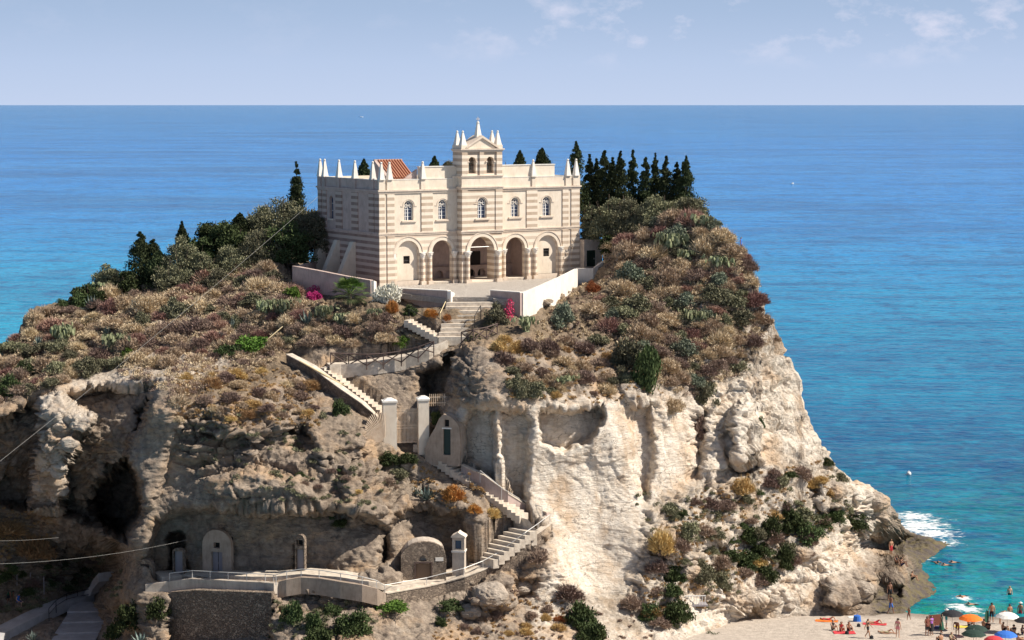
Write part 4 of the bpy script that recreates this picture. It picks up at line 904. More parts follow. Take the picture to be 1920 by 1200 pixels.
# ------------------------------------------------------------------ gate
gt = thing('entrance_gate', 'pale iron gate between two square plastered pillars', 'gate', P(765,832,173.6), math.radians(10)); 
H_ = 3.6
for x0, x1, h in ((-2.15, -1.0, 3.9), (.85, 1.75, 4.0)):
    p_ = MB().box(x0, x1, -.5, .45, -.9, h-.25).build('pillar', M['plaster'], gt)
    MB().box(x0-.07, x1+.07, -.57, .52, h-.25, h-.12).frustum((x0+x1)/2, -.02, h-.12, h+.1, .78, .25).build('cap', M['white_plaster'], p_)
for s, (x0, x1) in ((0, (-.98, -.07)), (1, (-.05, .83))):
    q = MB(); n = 8
    for k in range(n+1):
        x_ = x0+(x1-x0)*k/n; q.tube([(x_, 0, .08), (x_, 0, 3.05)], .038, 5)
    for z_ in (.15, 1.35, 1.6, 2.65, 2.9): q.box(x0, x1, -.025, .025, z_-.025, z_+.025)
    lf = q.build('gate_leaf', M['rust_iron'], gt)
    q = MB()
    for k in range(4):
        x_ = x0+(x1-x0)*(k+.5)/4
        for z_ in (1.475, 2.775): q.tube([(x_+.11*math.cos(t), 0, z_+.11*math.sin(t)) for t in np.linspace(0, 6.283, 9)], .018, 4)
    q.build('scroll_work', M['rust_iron'], lf)
q = MB(); c0 = Vector((-2.1, -1.0, .6))
for k in range(30):
    t = math.radians(88+k*4.2); r = 2.2+.25*math.sin(k*.3); q.tube([c0+Vector((math.cos(t)*.15, 0, math.sin(t)*.15)), c0+Vector((math.cos(t)*r, -.12*k/30, math.sin(t)*r))], .036, 4)
for r in (1.2,): q.tube([c0+Vector((math.cos(t)*r, 0, math.sin(t)*r)) for t in np.linspace(1.55, 3.6, 12)], .02, 4)
q.build('fan_grille', M['rust_iron'], gt)
q = MB()
for k in range(9): q.tube([(1.95+.16*k, .5, 3.1), (1.95+.16*k, .5, 4.15)], .022, 4)
q.box(1.85, 3.35, .48, .52, 3.35, 3.4); q.box(1.85, 3.35, .48, .52, 3.85, 3.9); q.build('spiked_rail', M['rust_iron'], gt)
# whitewashed niche house right of the gate
nh = thing('cave_house', 'small plastered rock front with a narrow dark door right of the iron gate', 'house front', P(838,856,172.6), math.radians(-14))
q = MB(); panel(q, [(-1.9, -.8), (1.1, -.8), (1.2, .9), (1.1, 2.5), (.8, 3.0), (.2, 3.5), (-.3, 3.62), (-.7, 3.2), (-1.05, 2.4), (-1.6, 1.5), (-1.95, .6)], [rect(-.32, .32, .12, 2.35), rect(-.2, .2, 2.55, 3.15)], 0, .3)
q.build('wall', M['tan_plaster'], nh)
MB().prism([(-1.85, -.8), (1.05, -.8), (1.15, .9), (1.05, 2.5), (.75, 2.95), (.2, 3.42), (-.3, 3.52), (-.65, 3.15), (-1.0, 2.4), (-1.55, 1.5), (-1.9, .6)], .34, 2.2).build('rear_block', M['old_plaster'], nh)
MB().box(-.31, .31, .2, .26, .13, 2.34).build('door', M['green_door'], nh); MB().box(-.2, .2, .22, .28, 2.55, 3.15).build('window', M['dark'], nh)
MB().box(-.42, .42, -.05, .06, 2.36, 2.47).build('lintel', M['white_plaster'], nh)
# ruined shrine house and votive pillar
sh = thing('ruined_house', 'small ruined vaulted stone house front with an old brown door, left of the votive pillar', 'ruin', up(P(797,1092,164.9), 0), math.radians(4))
out_ = [(-1.95, -.4), (1.7, -.4), (1.75, 1.9)]+[(1.7*math.cos(t)-.05, 2.35+1.0*math.sin(t)) for t in np.linspace(.15, 2.75, 10)]+[(-1.95, 2.3)]
q = MB(); panel(q, out_, [rect(-.75, .5, .05, 1.55), [(-.5, 1.75), (.15, 1.75), (.0, 2.15), (-.2, 2.3), (-.4, 2.1)]], 0, .4); q.build('wall', M['rubble'], sh)
MB().prism([(x_*.97, z_*.97) for x_, z_ in out_], .42, 2.6).build('vault', M['old_plaster'], sh)
MB().box(-.72, .47, .2, .28, .06, 1.53).build('door', mat('brown_door', woodf((.13, .08, .05), (.22, .15, .10))), sh)
MB().box(-.85, -.75, -.04, .08, .0, 1.6).box(.5, .6, -.04, .08, 0, 1.6).box(-.85, .6, -.04, .08, 1.6, 1.7).build('door_frame', M['dark_wood'], sh)
MB().box(.85, 1.5, -.03, .02, 1.75, 2.05).build('plaque', M['white_plaster'], sh)
vp = thing('votive_shrine', 'slender grey shrine pillar with a glazed niche and gabled cap beside the steps', 'shrine', P(861,1080,166.0), math.radians(-8))
q = MB(); q.box(-.5, .5, -.45, .45, -.7, 2.05); q.build('shaft', M['old_plaster'], vp)
MB().box(-.56, .56, -.51, .51, 2.05, 2.2).build('moulding', M['white_plaster'], vp)
q = MB(); panel(q, rect(-.5, .5, 2.2, 3.3), [rect(-.26, .26, 2.35, 3.05)], -.45, -.25); q.box(-.5, .5, -.25, .45, 2.2, 3.29); nb = q.build('niche', M['old_plaster'], vp)
MB().box(-.25, .25, -.29, -.26, 2.36, 3.04).build('niche_glass', M['glass'], nb)
MB().prism([(-.62, 3.3), (.62, 3.3), (.55, 3.42), (.18, 3.62), (0, 3.75), (-.18, 3.62), (-.55, 3.42)], -.55, .5).build('gabled_cap', M['plaster'], vp)
# cave doors on the lower path
def front(px, py, w_, h_, label, rz=-.3, wood='grey_wood', win=True, arch=True, dw=.5, dh=1.65, dx=0, two=True, back=.1, wm='cave_plaster'):
    p = b_(px, py); o = thing('cave_dwelling', label, 'cave house', up(p+Vector((0, back, 0)), .15), rz)
    zs = h_-w_ if arch else h_-.3
    outl = [(-w_, -.4), (w_, -.4)]+[(w_*math.cos(t), max(zs, .8)+(h_-max(zs, .8))*math.sin(t)) for t in np.linspace(0, math.pi, 12)]
    holes = [rect(dx-dw, dx+dw, 0, dh)]
    if win: holes.append(rect(dx-.28, dx+.28, dh+.3, dh+.78))
    q = MB(); panel(q, outl, holes, 0, .45); q.build('wall', M[wm], o)
    if two: 
        for s in (-1, 1): MB().box(dx+(-dw+.01 if s < 0 else .03), dx+(-.03 if s < 0 else dw-.01), .28, .33, .01, dh-.01).build('door_leaf', M[wood], o)
    else: MB().box(dx-dw+.01, dx+dw-.01, .28, .33, .01, dh-.01).build('door', M[wood], o)
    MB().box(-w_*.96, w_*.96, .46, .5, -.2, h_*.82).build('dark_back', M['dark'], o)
    return o
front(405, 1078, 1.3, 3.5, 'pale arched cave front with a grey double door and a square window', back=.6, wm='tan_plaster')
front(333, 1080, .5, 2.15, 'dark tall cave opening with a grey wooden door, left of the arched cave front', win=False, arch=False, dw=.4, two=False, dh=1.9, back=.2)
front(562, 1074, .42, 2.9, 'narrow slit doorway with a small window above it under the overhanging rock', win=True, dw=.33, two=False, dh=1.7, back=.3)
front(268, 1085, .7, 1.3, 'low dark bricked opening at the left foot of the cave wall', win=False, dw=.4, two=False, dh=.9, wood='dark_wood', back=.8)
# steps and path at the bottom left
def flat_ribbon(l, width, m, name, label, z_off=.4):
    pts = [up(b_(a, b), z_off) for a, b in l]; out = []
    for p, q_ in zip(pts[:-1], pts[1:]):
        for j in range(4): out.append(p.lerp(q_, j/4))
    return ribbon(out+[pts[-1]], width, m, name, 0, .8, label=label)
flat_ribbon([(-60,1225),(0,1190),(60,1160),(110,1138),(165,1120),(186,1100),(202,1080)], 1.7, M['paving'], 'path', 'pale paved path climbing past the cave')
stairs('paved_steps', 'four broad pale paved steps at the bottom left corner', up(b_(178,1136), .35), up(b_(135,1215), .3), 3.6, 4, M['paving'], Vector((1, .12, 0)), .8)
railing('railing', 'dark curved railing between the paved steps and the paved path', [up(b_(a, b), .3) for a, b in ((92,1168),(105,1152),(125,1140),(145,1134),(168,1130))], .95, M['iron'], .03, mid=1)
for i, (px, py) in enumerate(((8,1085),(32,1092),(58,1100),(82,1112))):
    tag(MB().tube([(0,0,-.3),(0,.02,1.5)], .05, 6).build('stake', M['grey_wood']), ('leftmost', 'second from left', 'third from left', 'rightmost')[i]+' of four thin wooden stakes on the dark slope below the cave', 'stake', 'stakes on the dark slope below the cave').location = ground(px, py)
# white barred platform in the bushes on the right slope
pl = thing('wooden_platform', 'small white railed platform among the bushes low on the right slope', 'platform', up(base(1302,1138), .3), .1)
q = MB(); q.box(-1.1, 1.1, -.6, .6, -.12, 0); q.build('deck', M['grey_wood'], pl)
q = MB()
for k in range(8): q.box(-.85+.24*k, -.8+.24*k, -.5, -.45, 0, .8)
q.box(-.9, .9, -.52, -.43, .75, .82); q.build('railing', M['white_paint'], pl)
# overhead cables
M['cable'] = mat('grey_cable', col=(.26, .25, .23), rough=.6)
def cable(l, sag, label, r=.02, cols='cable'):
    a, b = [P(*p) for p in l]; q = MB(); q.tube([a.lerp(b, t)-Vector((0, 0, sag*4*t*(1-t))) for t in np.linspace(0, 1, 26)], r, 5)
    tag(q.build('overhead_cable', M[cols]), label, 'cable')
cable(((597,368,195), (-60,912,150)), .35, 'long thin pale cable running from the church corner down across the hillside to the left', .012)
cable(((-40,1058,150), (352,1012,164.3)), .45, 'low sagging pale cable crossing in front of the cave to the cave doors', .010)
cable(((-40,1014,158), (110,1008,166)), .1, 'short cable entering at the left edge above the dry grass mound', .010)
tag(MB().tube([P(486,650,183), P(530,612,184.2)], .05, 6).build('leaning_pole', M['pale_wood']), 'thin pale pole leaning out of the scrub left of the wooden fence', 'pole')

# ------------------------------------------------------------------ vegetation
def leafmat(name, c1, c2, tip=None, trans=.25):
    def f(nt, b):
        oi = nd(nt, 'ShaderNodeObjectInfo')
        c = mixc(nt, ramp(nt, noise(nt, 5.5, 3, .6), [(.35, (0,)), (.65, (1,))]), c1, c2)
        k = mth(nt, 'ADD', mth(nt, 'MULTIPLY', oi.outputs['Random'], .6), .7)
        hsv = nd(nt, 'ShaderNodeHueSaturation'); nt.links.new(c, hsv.inputs['Color']); nt.links.new(k, hsv.inputs['Value'])
        hue = mth(nt, 'ADD', mth(nt, 'MULTIPLY', oi.outputs['Random'], .03), .485); nt.links.new(hue, hsv.inputs['Hue'])
        nt.links.new(hsv.outputs[0], b.inputs['Base Color'])
    return mat(name, f, rough=.8, **{'Specular IOR Level': .2})
LM = {
 'tan': leafmat('tan_dry_twigs', (.33, .24, .155), (.64, .51, .36)), 'purple': leafmat('purplish_dry_twigs', (.17, .12, .095), (.37, .265, .21)),
 'red': leafmat('reddish_twigs', (.24, .13, .105), (.40, .25, .20)), 'orange': leafmat('orange_leaves', (.34, .115, .03), (.45, .22, .08)),
 'dark': leafmat('dark_green_leaves', (.032, .05, .018), (.085, .11, .04)), 'olive': leafmat('olive_leaves', (.11, .11, .06), (.25, .235, .15)),
 'grey': leafmat('grey_green_leaves', (.10, .12, .08), (.24, .26, .19)), 'bright': leafmat('bright_green_leaves', (.05, .10, .015), (.14, .22, .04)),
 'cypress': leafmat('cypress_foliage', (.022, .034, .014), (.07, .085, .035)), 'cactus': leafmat('cactus_pads', (.12, .15, .075), (.36, .37, .22)),
 'agave': leafmat('agave_leaves', (.08, .115, .10), (.24, .29, .26)), 'magenta': leafmat('magenta_blossom', (.30, .02, .12), (.45, .04, .2)),
 'pink': leafmat('pink_red_blossom', (.65, .03, .10), (.75, .10, .18)), 'white': leafmat('white_blossom', (.55, .52, .42), (.7, .68, .6)),
 'ochre': leafmat('ochre_grass', (.38, .24, .10), (.55, .38, .18)), 'bark': leafmat('bark', (.10, .075, .055), (.16, .12, .09)), 'redflower': leafmat('red_creeper', (.35, .06, .03), (.45, .12, .05))}
def quads(C, D, U, a, b):
    "leaf quads centred C, along D (len a) and across U (width b)"
    a = a[:, None]; b = b[:, None]
    V = np.stack([C-D*a, C+U*b, C+D*a, C-U*b], 1).reshape(-1, 3); F = np.arange(len(C)*4).reshape(-1, 4); return V, F
def unit(v): return v/(np.linalg.norm(v, axis=-1, keepdims=True)+1e-9)
def foliage(n, clumps, cr, leaf, rs, up_bias=.3, aspect=.5, out_=.7):
    "leaves gathered round clump centres, denser on the shells"
    k = rs.randint(0, len(clumps), n); c = clumps[k]; d = unit(rs.normal(size=(n, 3)))
    d[:, 2] = np.where(d[:, 2] < -.3, -d[:, 2], d[:, 2])
    r = (rs.rand(n)**.45)*cr[k]*(.9+.35*rs.rand(n)); C = c+d*r[:, None]*np.array([1, 1, .85])
    D = unit(out_*d+rs.normal(size=(n, 3))*.6+np.array([0, 0, up_bias])); U = unit(np.cross(D, rs.normal(size=(n, 3))))
    s = leaf*(.6+.8*rs.rand(n)); return quads(C, D, U, s, s*aspect)
def dome_clumps(n, rx, rz, rs, zf=0.0):
    d = unit(rs.normal(size=(n, 3))); d[:, 2] = np.abs(d[:, 2]); r = .45+.5*rs.rand(n)
    return d*r[:, None]*np.array([rx, rx, rz])+np.array([0, 0, zf])
def mesh_of(name, V, F, m): return npmesh(name, V, F, m)
PROTO = {}
def proto(kind, var):
    "unit-radius plants"
    key = (kind, var)
    if key in PROTO: return PROTO[key]
    rs = np.random.RandomState(hash(kind) % 1000 if False else sum(map(ord, kind))*7+var)
    if kind in ('tan', 'purple', 'red', 'ochre', 'orange'):
        cl = dome_clumps(26, .82, .72, rs); V, F = foliage(2400, cl, .2+.15*rs.rand(26), .075, rs, .8, .36, 1.1)
        m_ = 520; d = unit(rs.normal(size=(m_, 3))); d[:, 2] = np.abs(d[:, 2])*.9+.1; C = d*np.array([1, 1, .9])*(.55+.25*rs.rand(m_))[:, None]
        V2, F2 = quads(C, d, unit(np.cross(d, rs.normal(size=(m_, 3)))), .18+.22*rs.rand(m_), np.full(m_, .014))
        V, F = np.vstack([V, V2]), np.vstack([F, F2+len(V)])
    elif kind in ('dark', 'olive', 'grey', 'bright', 'magenta', 'white'):
        cl = dome_clumps(30, .78, .8, rs); V, F = foliage(3600, cl, .2+.2*rs.rand(30), .065, rs, .3, .5, .6)
    elif kind == 'cactus':
        V = []; F = []; C0 = [np.array([rs.uniform(-.24, .24), rs.uniform(-.24, .24), 0]) for _ in range(9)]
        for c in C0:
            for lvl in range(4):
                nn = 2+lvl
                for _ in range(nn):
                    p = c+np.array([rs.normal()*.13*(lvl+.5), rs.normal()*.13*(lvl+.5), .12+.2*lvl+rs.rand()*.08]); a = .17*(.8+.4*rs.rand()); b_ = a*.66
                    nrm = unit(rs.normal(size=3)*np.array([1, 1, .35])); upv = unit(np.array([rs.normal()*.4, rs.normal()*.4, 1.0])); upv = unit(upv-nrm*np.dot(upv, nrm)); sd = np.cross(nrm, upv)
                    t = np.arange(8)/8*2*np.pi; ring = p+np.outer(np.cos(t)*b_, sd)+np.outer(np.sin(t)*a, upv); o = len(V)
                    for off in (.022, -.022): V += list(ring*1.0+nrm*off*.6) + [p+nrm*off]
                    for k in range(8):
                        k2 = (k+1) % 8; F += [(o+k, o+k2, o+8, o+8), (o+9+k2, o+9+k, o+17, o+17), (o+k, o+9+k, o+9+k2, o+k2)]
        o = len(V); V += [np.array(p) for p in ((.42,0,.02),(0,.42,.02),(-.42,0,.02),(0,-.42,.02),(0,0,.42),(0,0,-.1))]; F += [(o,o+1,o+4,o+4),(o+1,o+2,o+4,o+4),(o+2,o+3,o+4,o+4),(o+3,o,o+4,o+4),(o+1,o,o+5,o+5),(o+2,o+1,o+5,o+5),(o+3,o+2,o+5,o+5),(o,o+3,o+5,o+5)]
        V = np.array(V); F = np.array([f if f[2] != f[3] else (f[0], f[1], f[2], f[2]) for f in F])
    elif kind == 'agave':
        V = []; F = []
        for i in range(26):
            az = i*2.4; el = .25+1.15*(i/26); ln = .75+.3*rs.rand(); d = np.array([math.cos(az)*math.cos(el), math.sin(az)*math.cos(el), math.sin(el)]); s = np.array([-math.sin(az), math.cos(az), 0]); n_ = np.cross(s, d)
            o = len(V); prof = [(0, .05, 0), (.35, .085, -.02), (.7, .055, -.03), (1, .004, 0)]
            for (t, w_, bd) in prof:
                c = d*t*ln-n_*bd*1.5+np.array([0, 0, -.12*t*t*(1-el/1.5)]); V += [c-s*w_, c-n_*w_*.35, c+s*w_]
            for k in range(3):
                a = o+3*k; F += [(a, a+1, a+4, a+3), (a+1, a+2, a+5, a+4)]
        V = np.array(V); F = np.array(F)
    if kind == 'cactus':
        me = bpy.data.meshes.new('prickly_pear'); me.from_pydata([tuple(v) for v in V], [], [tuple(dict.fromkeys(int(i) for i in f)) for f in F]); me.materials.append(LM[kind]); me.update()
    else: me = mesh_of(kind, V, F, LM[kind])
    PROTO[key] = me; return me
NAMES = {'tan': 'dry_shrub', 'purple': 'dry_shrub', 'red': 'dry_shrub', 'ochre': 'dry_shrub', 'orange': 'orange_shrub', 'dark': 'green_shrub', 'olive': 'green_shrub', 'grey': 'green_shrub', 'bright': 'green_shrub', 'magenta': 'flowering_shrub', 'white': 'oleander', 'cactus': 'prickly_pear', 'agave': 'agave'}
CATS = {'dry_shrub': 'shrub', 'orange_shrub': 'shrub', 'green_shrub': 'bush', 'flowering_shrub': 'flowering bush', 'oleander': 'oleander', 'prickly_pear': 'cactus', 'agave': 'agave'}
cnt = {}
def plant(kind, px, py, wr, hr=None, label=None, group=None, pos=None, tilt=True):
    "wr, hr: half width and height in photo px at that distance"
    p = pos or ground(px, py); s = FPX/p.y; o = bpy.data.objects.new(NAMES[kind], proto(kind, random.randrange(4))); COL.objects.link(o)
    hr = hr or wr*.95; o.location = p-Vector((0, 0, .12*hr/s)); o.scale = (wr/s, wr/s*random.uniform(.85, 1.1), hr/s)
    o.rotation_euler = (random.uniform(-.15, .15), random.uniform(-.15, .15), random.uniform(0, 6.28))
    return tag(o, label, CATS[NAMES[kind]], group)
# --- named plants seen in the photograph
for a in [
 ('white',727,566,34,52,'round oleander full of white blossom at the front left corner of the church'),
 ('magenta',590,560,20,24,'magenta bougainvillea below the shaded wall beside the buttresses'),
 ('bright',549,562,24,32,'bright green bush at the left end of the low shaded wall'),
 ('grey',1058,606,32,46,'round grey green bush in front of the bright curved white wall'),
 ('orange',735,584,15,26,'small round orange bush below the oleander'),
 ('dark',768,588,18,20,'small dark green bush right of the round orange bush'),
 ('orange',808,592,19,20,'orange aloe clump under the left parapet wall of the steps'),
 ('orange',839,600,10,17,'tiny orange bush beside the top of the broad church steps'),
 ('olive',932,606,30,46,'olive green bush with red flowers right of the broad church steps'),
 ('bright',760,652,20,24,'rounded green bush growing just above the long wooden fence'),
 ('purple',1030,655,28,34,'rusty brown shrub on the ledge below the grey green round bush'),
 ('cactus',985,620,20,32,'pale prickly pear beside the flowering bush at the wall corner'),
 ('dark',1208,720,34,105,'tall dark green vine thicket hanging down the middle of the right slope'),
 ('olive',1175,690,40,70,'large olive brown bush left of the dark green vine thicket'),
 ('orange',850,935,27,34,'round rusty orange bush right of the agaves above the zigzag steps'),
 ('orange',890,958,18,18,'low orange tuft on the edge above the zigzag steps'),
 ('ochre',924,975,18,24,'ochre dry bush beside the lower end of the zigzag steps'),
 ('agave',800,935,30,34,'big grey agave above the ruined house'),
 ('agave',780,925,18,22,'smaller agave left of the big grey agave above the ruined house'),
 ('agave',912,1003,13,22,'small green rosette plant beside the stone steps landing'),
 ('dark',732,866,26,24,'dark green bush just below the left gate pillar'),
 ('dark',763,866,26,22,'dark green bush below the iron gate leaves'),
 ('olive',745,892,24,20,'olive green tuft under the dark green bushes at the gate'),
 ('dark',640,775,20,38,'dark green bush under the sloping stone parapet'),
 ('olive',972,738,26,44,'grey olive bush on the top edge of the white cliff'),
 ('dark',820,792,14,30,'dark green ivy bush above the plastered rock front with the narrow door'),
 ('agave',580,612,32,42,'large blue grey agave left of the oleander'),
 ('agave',173,580,24,36,'large agave on the left slope in front of the dark cypresses'),
 ('agave',73,648,20,26,'agave near the left edge of the ridge'),
 ('agave',200,628,20,26,'agave in the scrub below the largest left agave'),
 ('agave',435,616,16,28,'agave on the slope beside the overhead cable'),
 ('agave',412,636,18,22,'agave above the dark green mat on the left slope'),
 ('agave',399,536,16,22,'small agave below the olive trees on the ridge'),
 ('agave',480,822,22,18,'small agave on the brown rock left of the gate'),
 ('agave',265,1206,30,30,'sunlit agave at the bottom edge beside the rubble wall'),
 ('agave',62,1200,18,26,'agave at the bottom left corner near the path'),
 ('cactus',500,590,26,34,'pale prickly pear thicket left of the large blue grey agave'),
 ('cactus',534,588,24,34,'prickly pear directly below the bright green bush'),
 ('cactus',612,600,24,34,'prickly pear right of the large blue grey agave'),
 ('cactus',640,608,22,26,'prickly pear below the fan palm'),
 ('cactus',705,596,20,22,'prickly pear between the palm and the round orange bush'),
 ('cactus',195,550,24,24,'prickly pear on the ridge left of the dark cypresses'),
 ('cactus',120,640,26,40,'prickly pear in the scrub on the left slope'),
 ('cactus',215,655,26,36,'prickly pear above the cave on the left slope'),
 ('cactus',1255,470,34,42,'large prickly pear in the middle of the right hilltop'),
 ('cactus',1308,430,28,34,'prickly pear at the skyline right of the olive bushes'),
 ('cactus',1347,505,26,32,'prickly pear low on the right shoulder of the hill'),
 ('cactus',1289,492,24,28,'prickly pear below the large one on the right hilltop'),
 ('cactus',1300,610,26,34,'prickly pear on the steep right slope above the pale cliff'),
 ('cactus',1055,722,24,22,'prickly pear on the ledge above the white cliff'),
 ('dark',640,985,22,16,'dark tuft on the rock above the slit cave door') ,
 ('redflower' if False else 'orange',1112,548,18,30,'bright orange creeper hanging at the right end of the curved white wall'),
 ('red',1128,570,20,26,'red creeper below the short white wall of the outbuilding'),
 ('dark',1092,1170,44,60,'large dark green bush at the bottom below the white cliff'),
 ('dark',1112,1196,40,40,'dark bush at the bottom edge below the white cliff'),
 ('purple',1062,1120,36,36,'brownish bush on the slope left of the large dark bush'),
 ('ochre',1240,1030,34,58,'tall ochre grass clump at the right foot of the white cliff'),
 ('olive',1255,960,24,22,'olive bush at the top of the grassy gully right of the white cliff'),
 ('dark',1335,1205,22,26,'round dark green bush at the upper left end of the beach'),
 ('dark',1362,1192,14,16,'tiny dark green bush at the upper end of the beach'),
 ('dark',545,1165,26,56,'dark hanging bush under the curving plastered wall'),
 ('dark',585,1180,22,46,'second dark bush under the curving plastered wall'),
 ('dark',625,1150,24,24,'dark bush under the right part of the curving plastered wall'),
 ('bright',735,1145,40,20,'long green mat of leaves below the rubble wall corner'),
 ('dark',845,1142,34,26,'dark green bush below the curved rubble wall'),
 ('dark',826,1172,14,20,'small round dark bush at the bottom centre'),
 ('dark',300,1150,30,40,'dark bush against the left end of the rubble wall'),
 ('dark',245,1170,34,54,'dark mass of leaves right of the paved steps'),
 ('dark',215,1195,30,36,'dark bush at the bottom edge right of the paved steps'),
 ('dark',412,1140,12,18,'dark tuft growing from the rubble wall, right of centre'),
 ('dark',380,1150,12,22,'dark tuft growing from the rubble wall, left of centre'),
 ('purple',1010,1050,24,34,'brown plant hanging below the end of the handrail wall'),
 ('ochre',60,1035,44,52,'golden mound of dry grass below the sunlit rock column'),
 ('ochre',20,1000,36,34,'golden dry grass at the left edge below the cave wall'),
 ('dark',1480,990,34,50,'dark bush cluster in the middle of the right lower slope'),
 ('dark',1520,1010,34,40,'dark bush beside the pale boulders of the right lower slope'),
 ('dark',1600,985,36,30,'dark bush behind the knobbly rock at the tip of the headland'),
 ('dark',1565,975,28,30,'dark bush above the pale bedded rocks near the tip'),
 ('olive',1575,900,18,22,'olive bush on the lower right skyline of the rock'),
 ('dark',1552,870,16,18,'small dark bush on the right skyline above the big pale boulder'),
 ('dark',1400,1060,34,40,'dark bush on the bedded slope above the beach'),
 ('dark',1440,1090,26,44,'dark bush in a cleft above the beach rocks'),
 ('dark',1370,1050,28,30,'dark bush left of the cleft above the beach rocks'),
 ('dark',1470,1060,24,50,'narrow dark bush right of the cleft above the beach rocks'),
 ('dark',1270,1160,34,50,'dark bush on the lowest slope left of the white platform'),
 ('dark',1215,1160,26,40,'dark bush on the lowest slope under the ochre grass'),
 ('olive',1320,1080,26,40,'olive bush above the white railed platform'),
 ('dark',1372,945,13,14,'round dark tuft on the ochre slope left of the big pale boulder'),
 ('dark',1483,895,14,14,'round dark tuft on the ochre ledge below the right cliff'),
 ('dark',1420,800,16,24,'dark plant in the hollow of the right cliff'),
 ('dark',660,1180,44,50,'dark bush in the shade under the curved rubble wall corner'),
 ('dark',600,1204,36,40,'dark bush at the bottom edge, centre left'),
 ('olive',1500,975,36,36,'olive bush above the middle dark bush cluster'),
 ('dark',1440,1000,34,44,'dark bush left of the middle bush cluster'),
 ('dark',1535,985,30,34,'dark bush right of the middle bush cluster'),
 ('olive',1350,1100,28,38,'olive bush under the cleft of the lower right slope'),
 ('dark',1395,1010,30,38,'dark bush high on the lower right slope'),
 ('olive',1290,1010,30,40,'olive bush right of the tall ochre grass clump'),
 ('dark',1262,1085,26,44,'dark narrow bush below the tall ochre grass clump'),
 ('purple',1302,815,24,58,'brown hanging shrub in the deep cleft right of the white cliff'),
 ('olive',1322,752,30,46,'olive shrub at the head of the deep cleft right of the white cliff'),
 ('tan',1262,768,28,34,'tan shrub on the rim right of the dark green vine thicket'),
 ('olive',1378,700,34,40,'grey olive shrub hanging above the right cliff'),
 ('tan',1345,668,34,36,'tan shrub above the grey olive one over the right cliff'),
 ('purple',1410,645,26,30,'brown shrub on the pale rock below the right shoulder'),
 ('bright',470,655,46,34,'dark green leafy mat on the left slope'),
 ('dark',430,665,34,28,'dark green shrub left of the leafy mat on the slope'),
 ('dark',18,740,30,50,'dark green shrub at the left edge above the cave wall'),
 ('dark',48,700,24,30,'dark green shrub on the ridge near the left edge'),
 ('bright',240,668,18,20,'yellow green shrub above the cave on the left slope'),
]: plant(*a)
# --- scattered dry scrub, each bush an object of its own
def inside(px, py, poly):
    c = False; n = len(poly)
    for i in range(n):
        x0, y0 = poly[i]; x1, y1 = poly[(i+1) % n]
        if (y0 > py) != (y1 > py) and px < x0+(py-y0)*(x1-x0)/(y1-y0): c = not c
    return c
KEEP = []
for pl in CALM: KEEP += [(a, b, 15) for a, b in pl]
KEEP += [((a[0]*(1-t)+b[0]*t), (a[1]*(1-t)+b[1]*t), 15) for pl in CALM for a, b in zip(pl[:-1], pl[1:]) for t in (.25, .5, .75)]
KEEP += [(1112,505,32), (765,800,34), (838,820,30), (797,1060,40), (861,1040,22), (880,600,34), (862,570,50), (780,560,36), (950,560,40), (400,1050,60), (335,1040,30), (562,1040,30), (150,1170,50), (1302,1125,18), (1095,500,30), (640,1040,60), (700,520,10)]
Z_ = [  # polygon, how many, kinds, radius range px, label, group
 ([(-20,660),(60,600),(240,560),(330,560),(330,690),(200,690),(60,740),(-20,760)], 84, ('tan','tan','purple','tan','red','olive','olive'), (18, 36), 'dry heather like shrub on the sunlit slope above the big cave', 'dry shrubs above the big cave'),
 ([(330,520),(560,500),(560,640),(480,670),(330,680)], 70, ('tan','purple','tan','olive','purple','red'), (17, 35), 'dry bushy shrub on the slope between the left ridge and the fence', 'dry shrubs on the slope left of the church'),
 ([(560,590),(760,600),(800,640),(620,650),(560,640)], 26, ('tan','purple','tan'), (14, 26), 'dry pinkish shrub on the bank above the long wooden fence', 'dry shrubs on the bank above the long fence'),
 ([(330,690),(530,680),(590,730),(590,790),(330,790)], 44, ('tan','ochre','tan','purple'), (12, 25), 'tan dry shrub on the rocky shoulder left of the sloping parapet', 'dry shrubs on the shoulder left of the parapet'),
 ([(560,890),(740,860),(780,900),(720,960),(620,980),(560,960)], 18, ('olive','dark','ochre','purple'), (8, 15), 'low tuft on the ledges above the lower cave doors', 'low tufts on the ledges above the cave doors'),
 ([(1090,600),(1140,560),(1100,470),(1180,420),(1330,410),(1400,480),(1420,600),(1370,700),(1300,740),(1250,720),(1170,640)], 165, ('tan','purple','tan','red','olive','tan','grey','olive'), (19, 38), 'dry brown or reddish shrub crowding the steep slope right of the church', 'dry shrubs on the slope right of the church'),
 ([(930,640),(1130,640),(1180,720),(1120,750),(960,740)], 40, ('tan','purple','olive','ochre','tan'), (13, 27), 'dry shrub on the shelf between the courtyard wall and the white cliff', 'dry shrubs on the shelf above the white cliff'),
 ([(1250,960),(1400,900),(1560,870),(1600,970),(1540,1060),(1400,1100),(1300,1130),(1220,1190),(1180,1150)], 54, ('ochre','purple','dark','olive','purple'), (13, 31), 'small scrub bush on the broken slope above the beach', 'scrub bushes on the broken slope above the beach'),
 ([(880,1150),(1060,1140),(1060,1200),(860,1200)], 12, ('ochre','purple','orange'), (10, 20), 'brown or orange tuft among the boulders at the bottom centre', 'tufts among the boulders at the bottom centre'),
 ([(-20,1080),(80,1060),(200,1050),(190,1110),(60,1140),(-20,1150)], 14, ('dark','purple','dark'), (10, 20), 'dark shaded shrub on the slope below the cave', 'dark shrubs below the cave'),
]
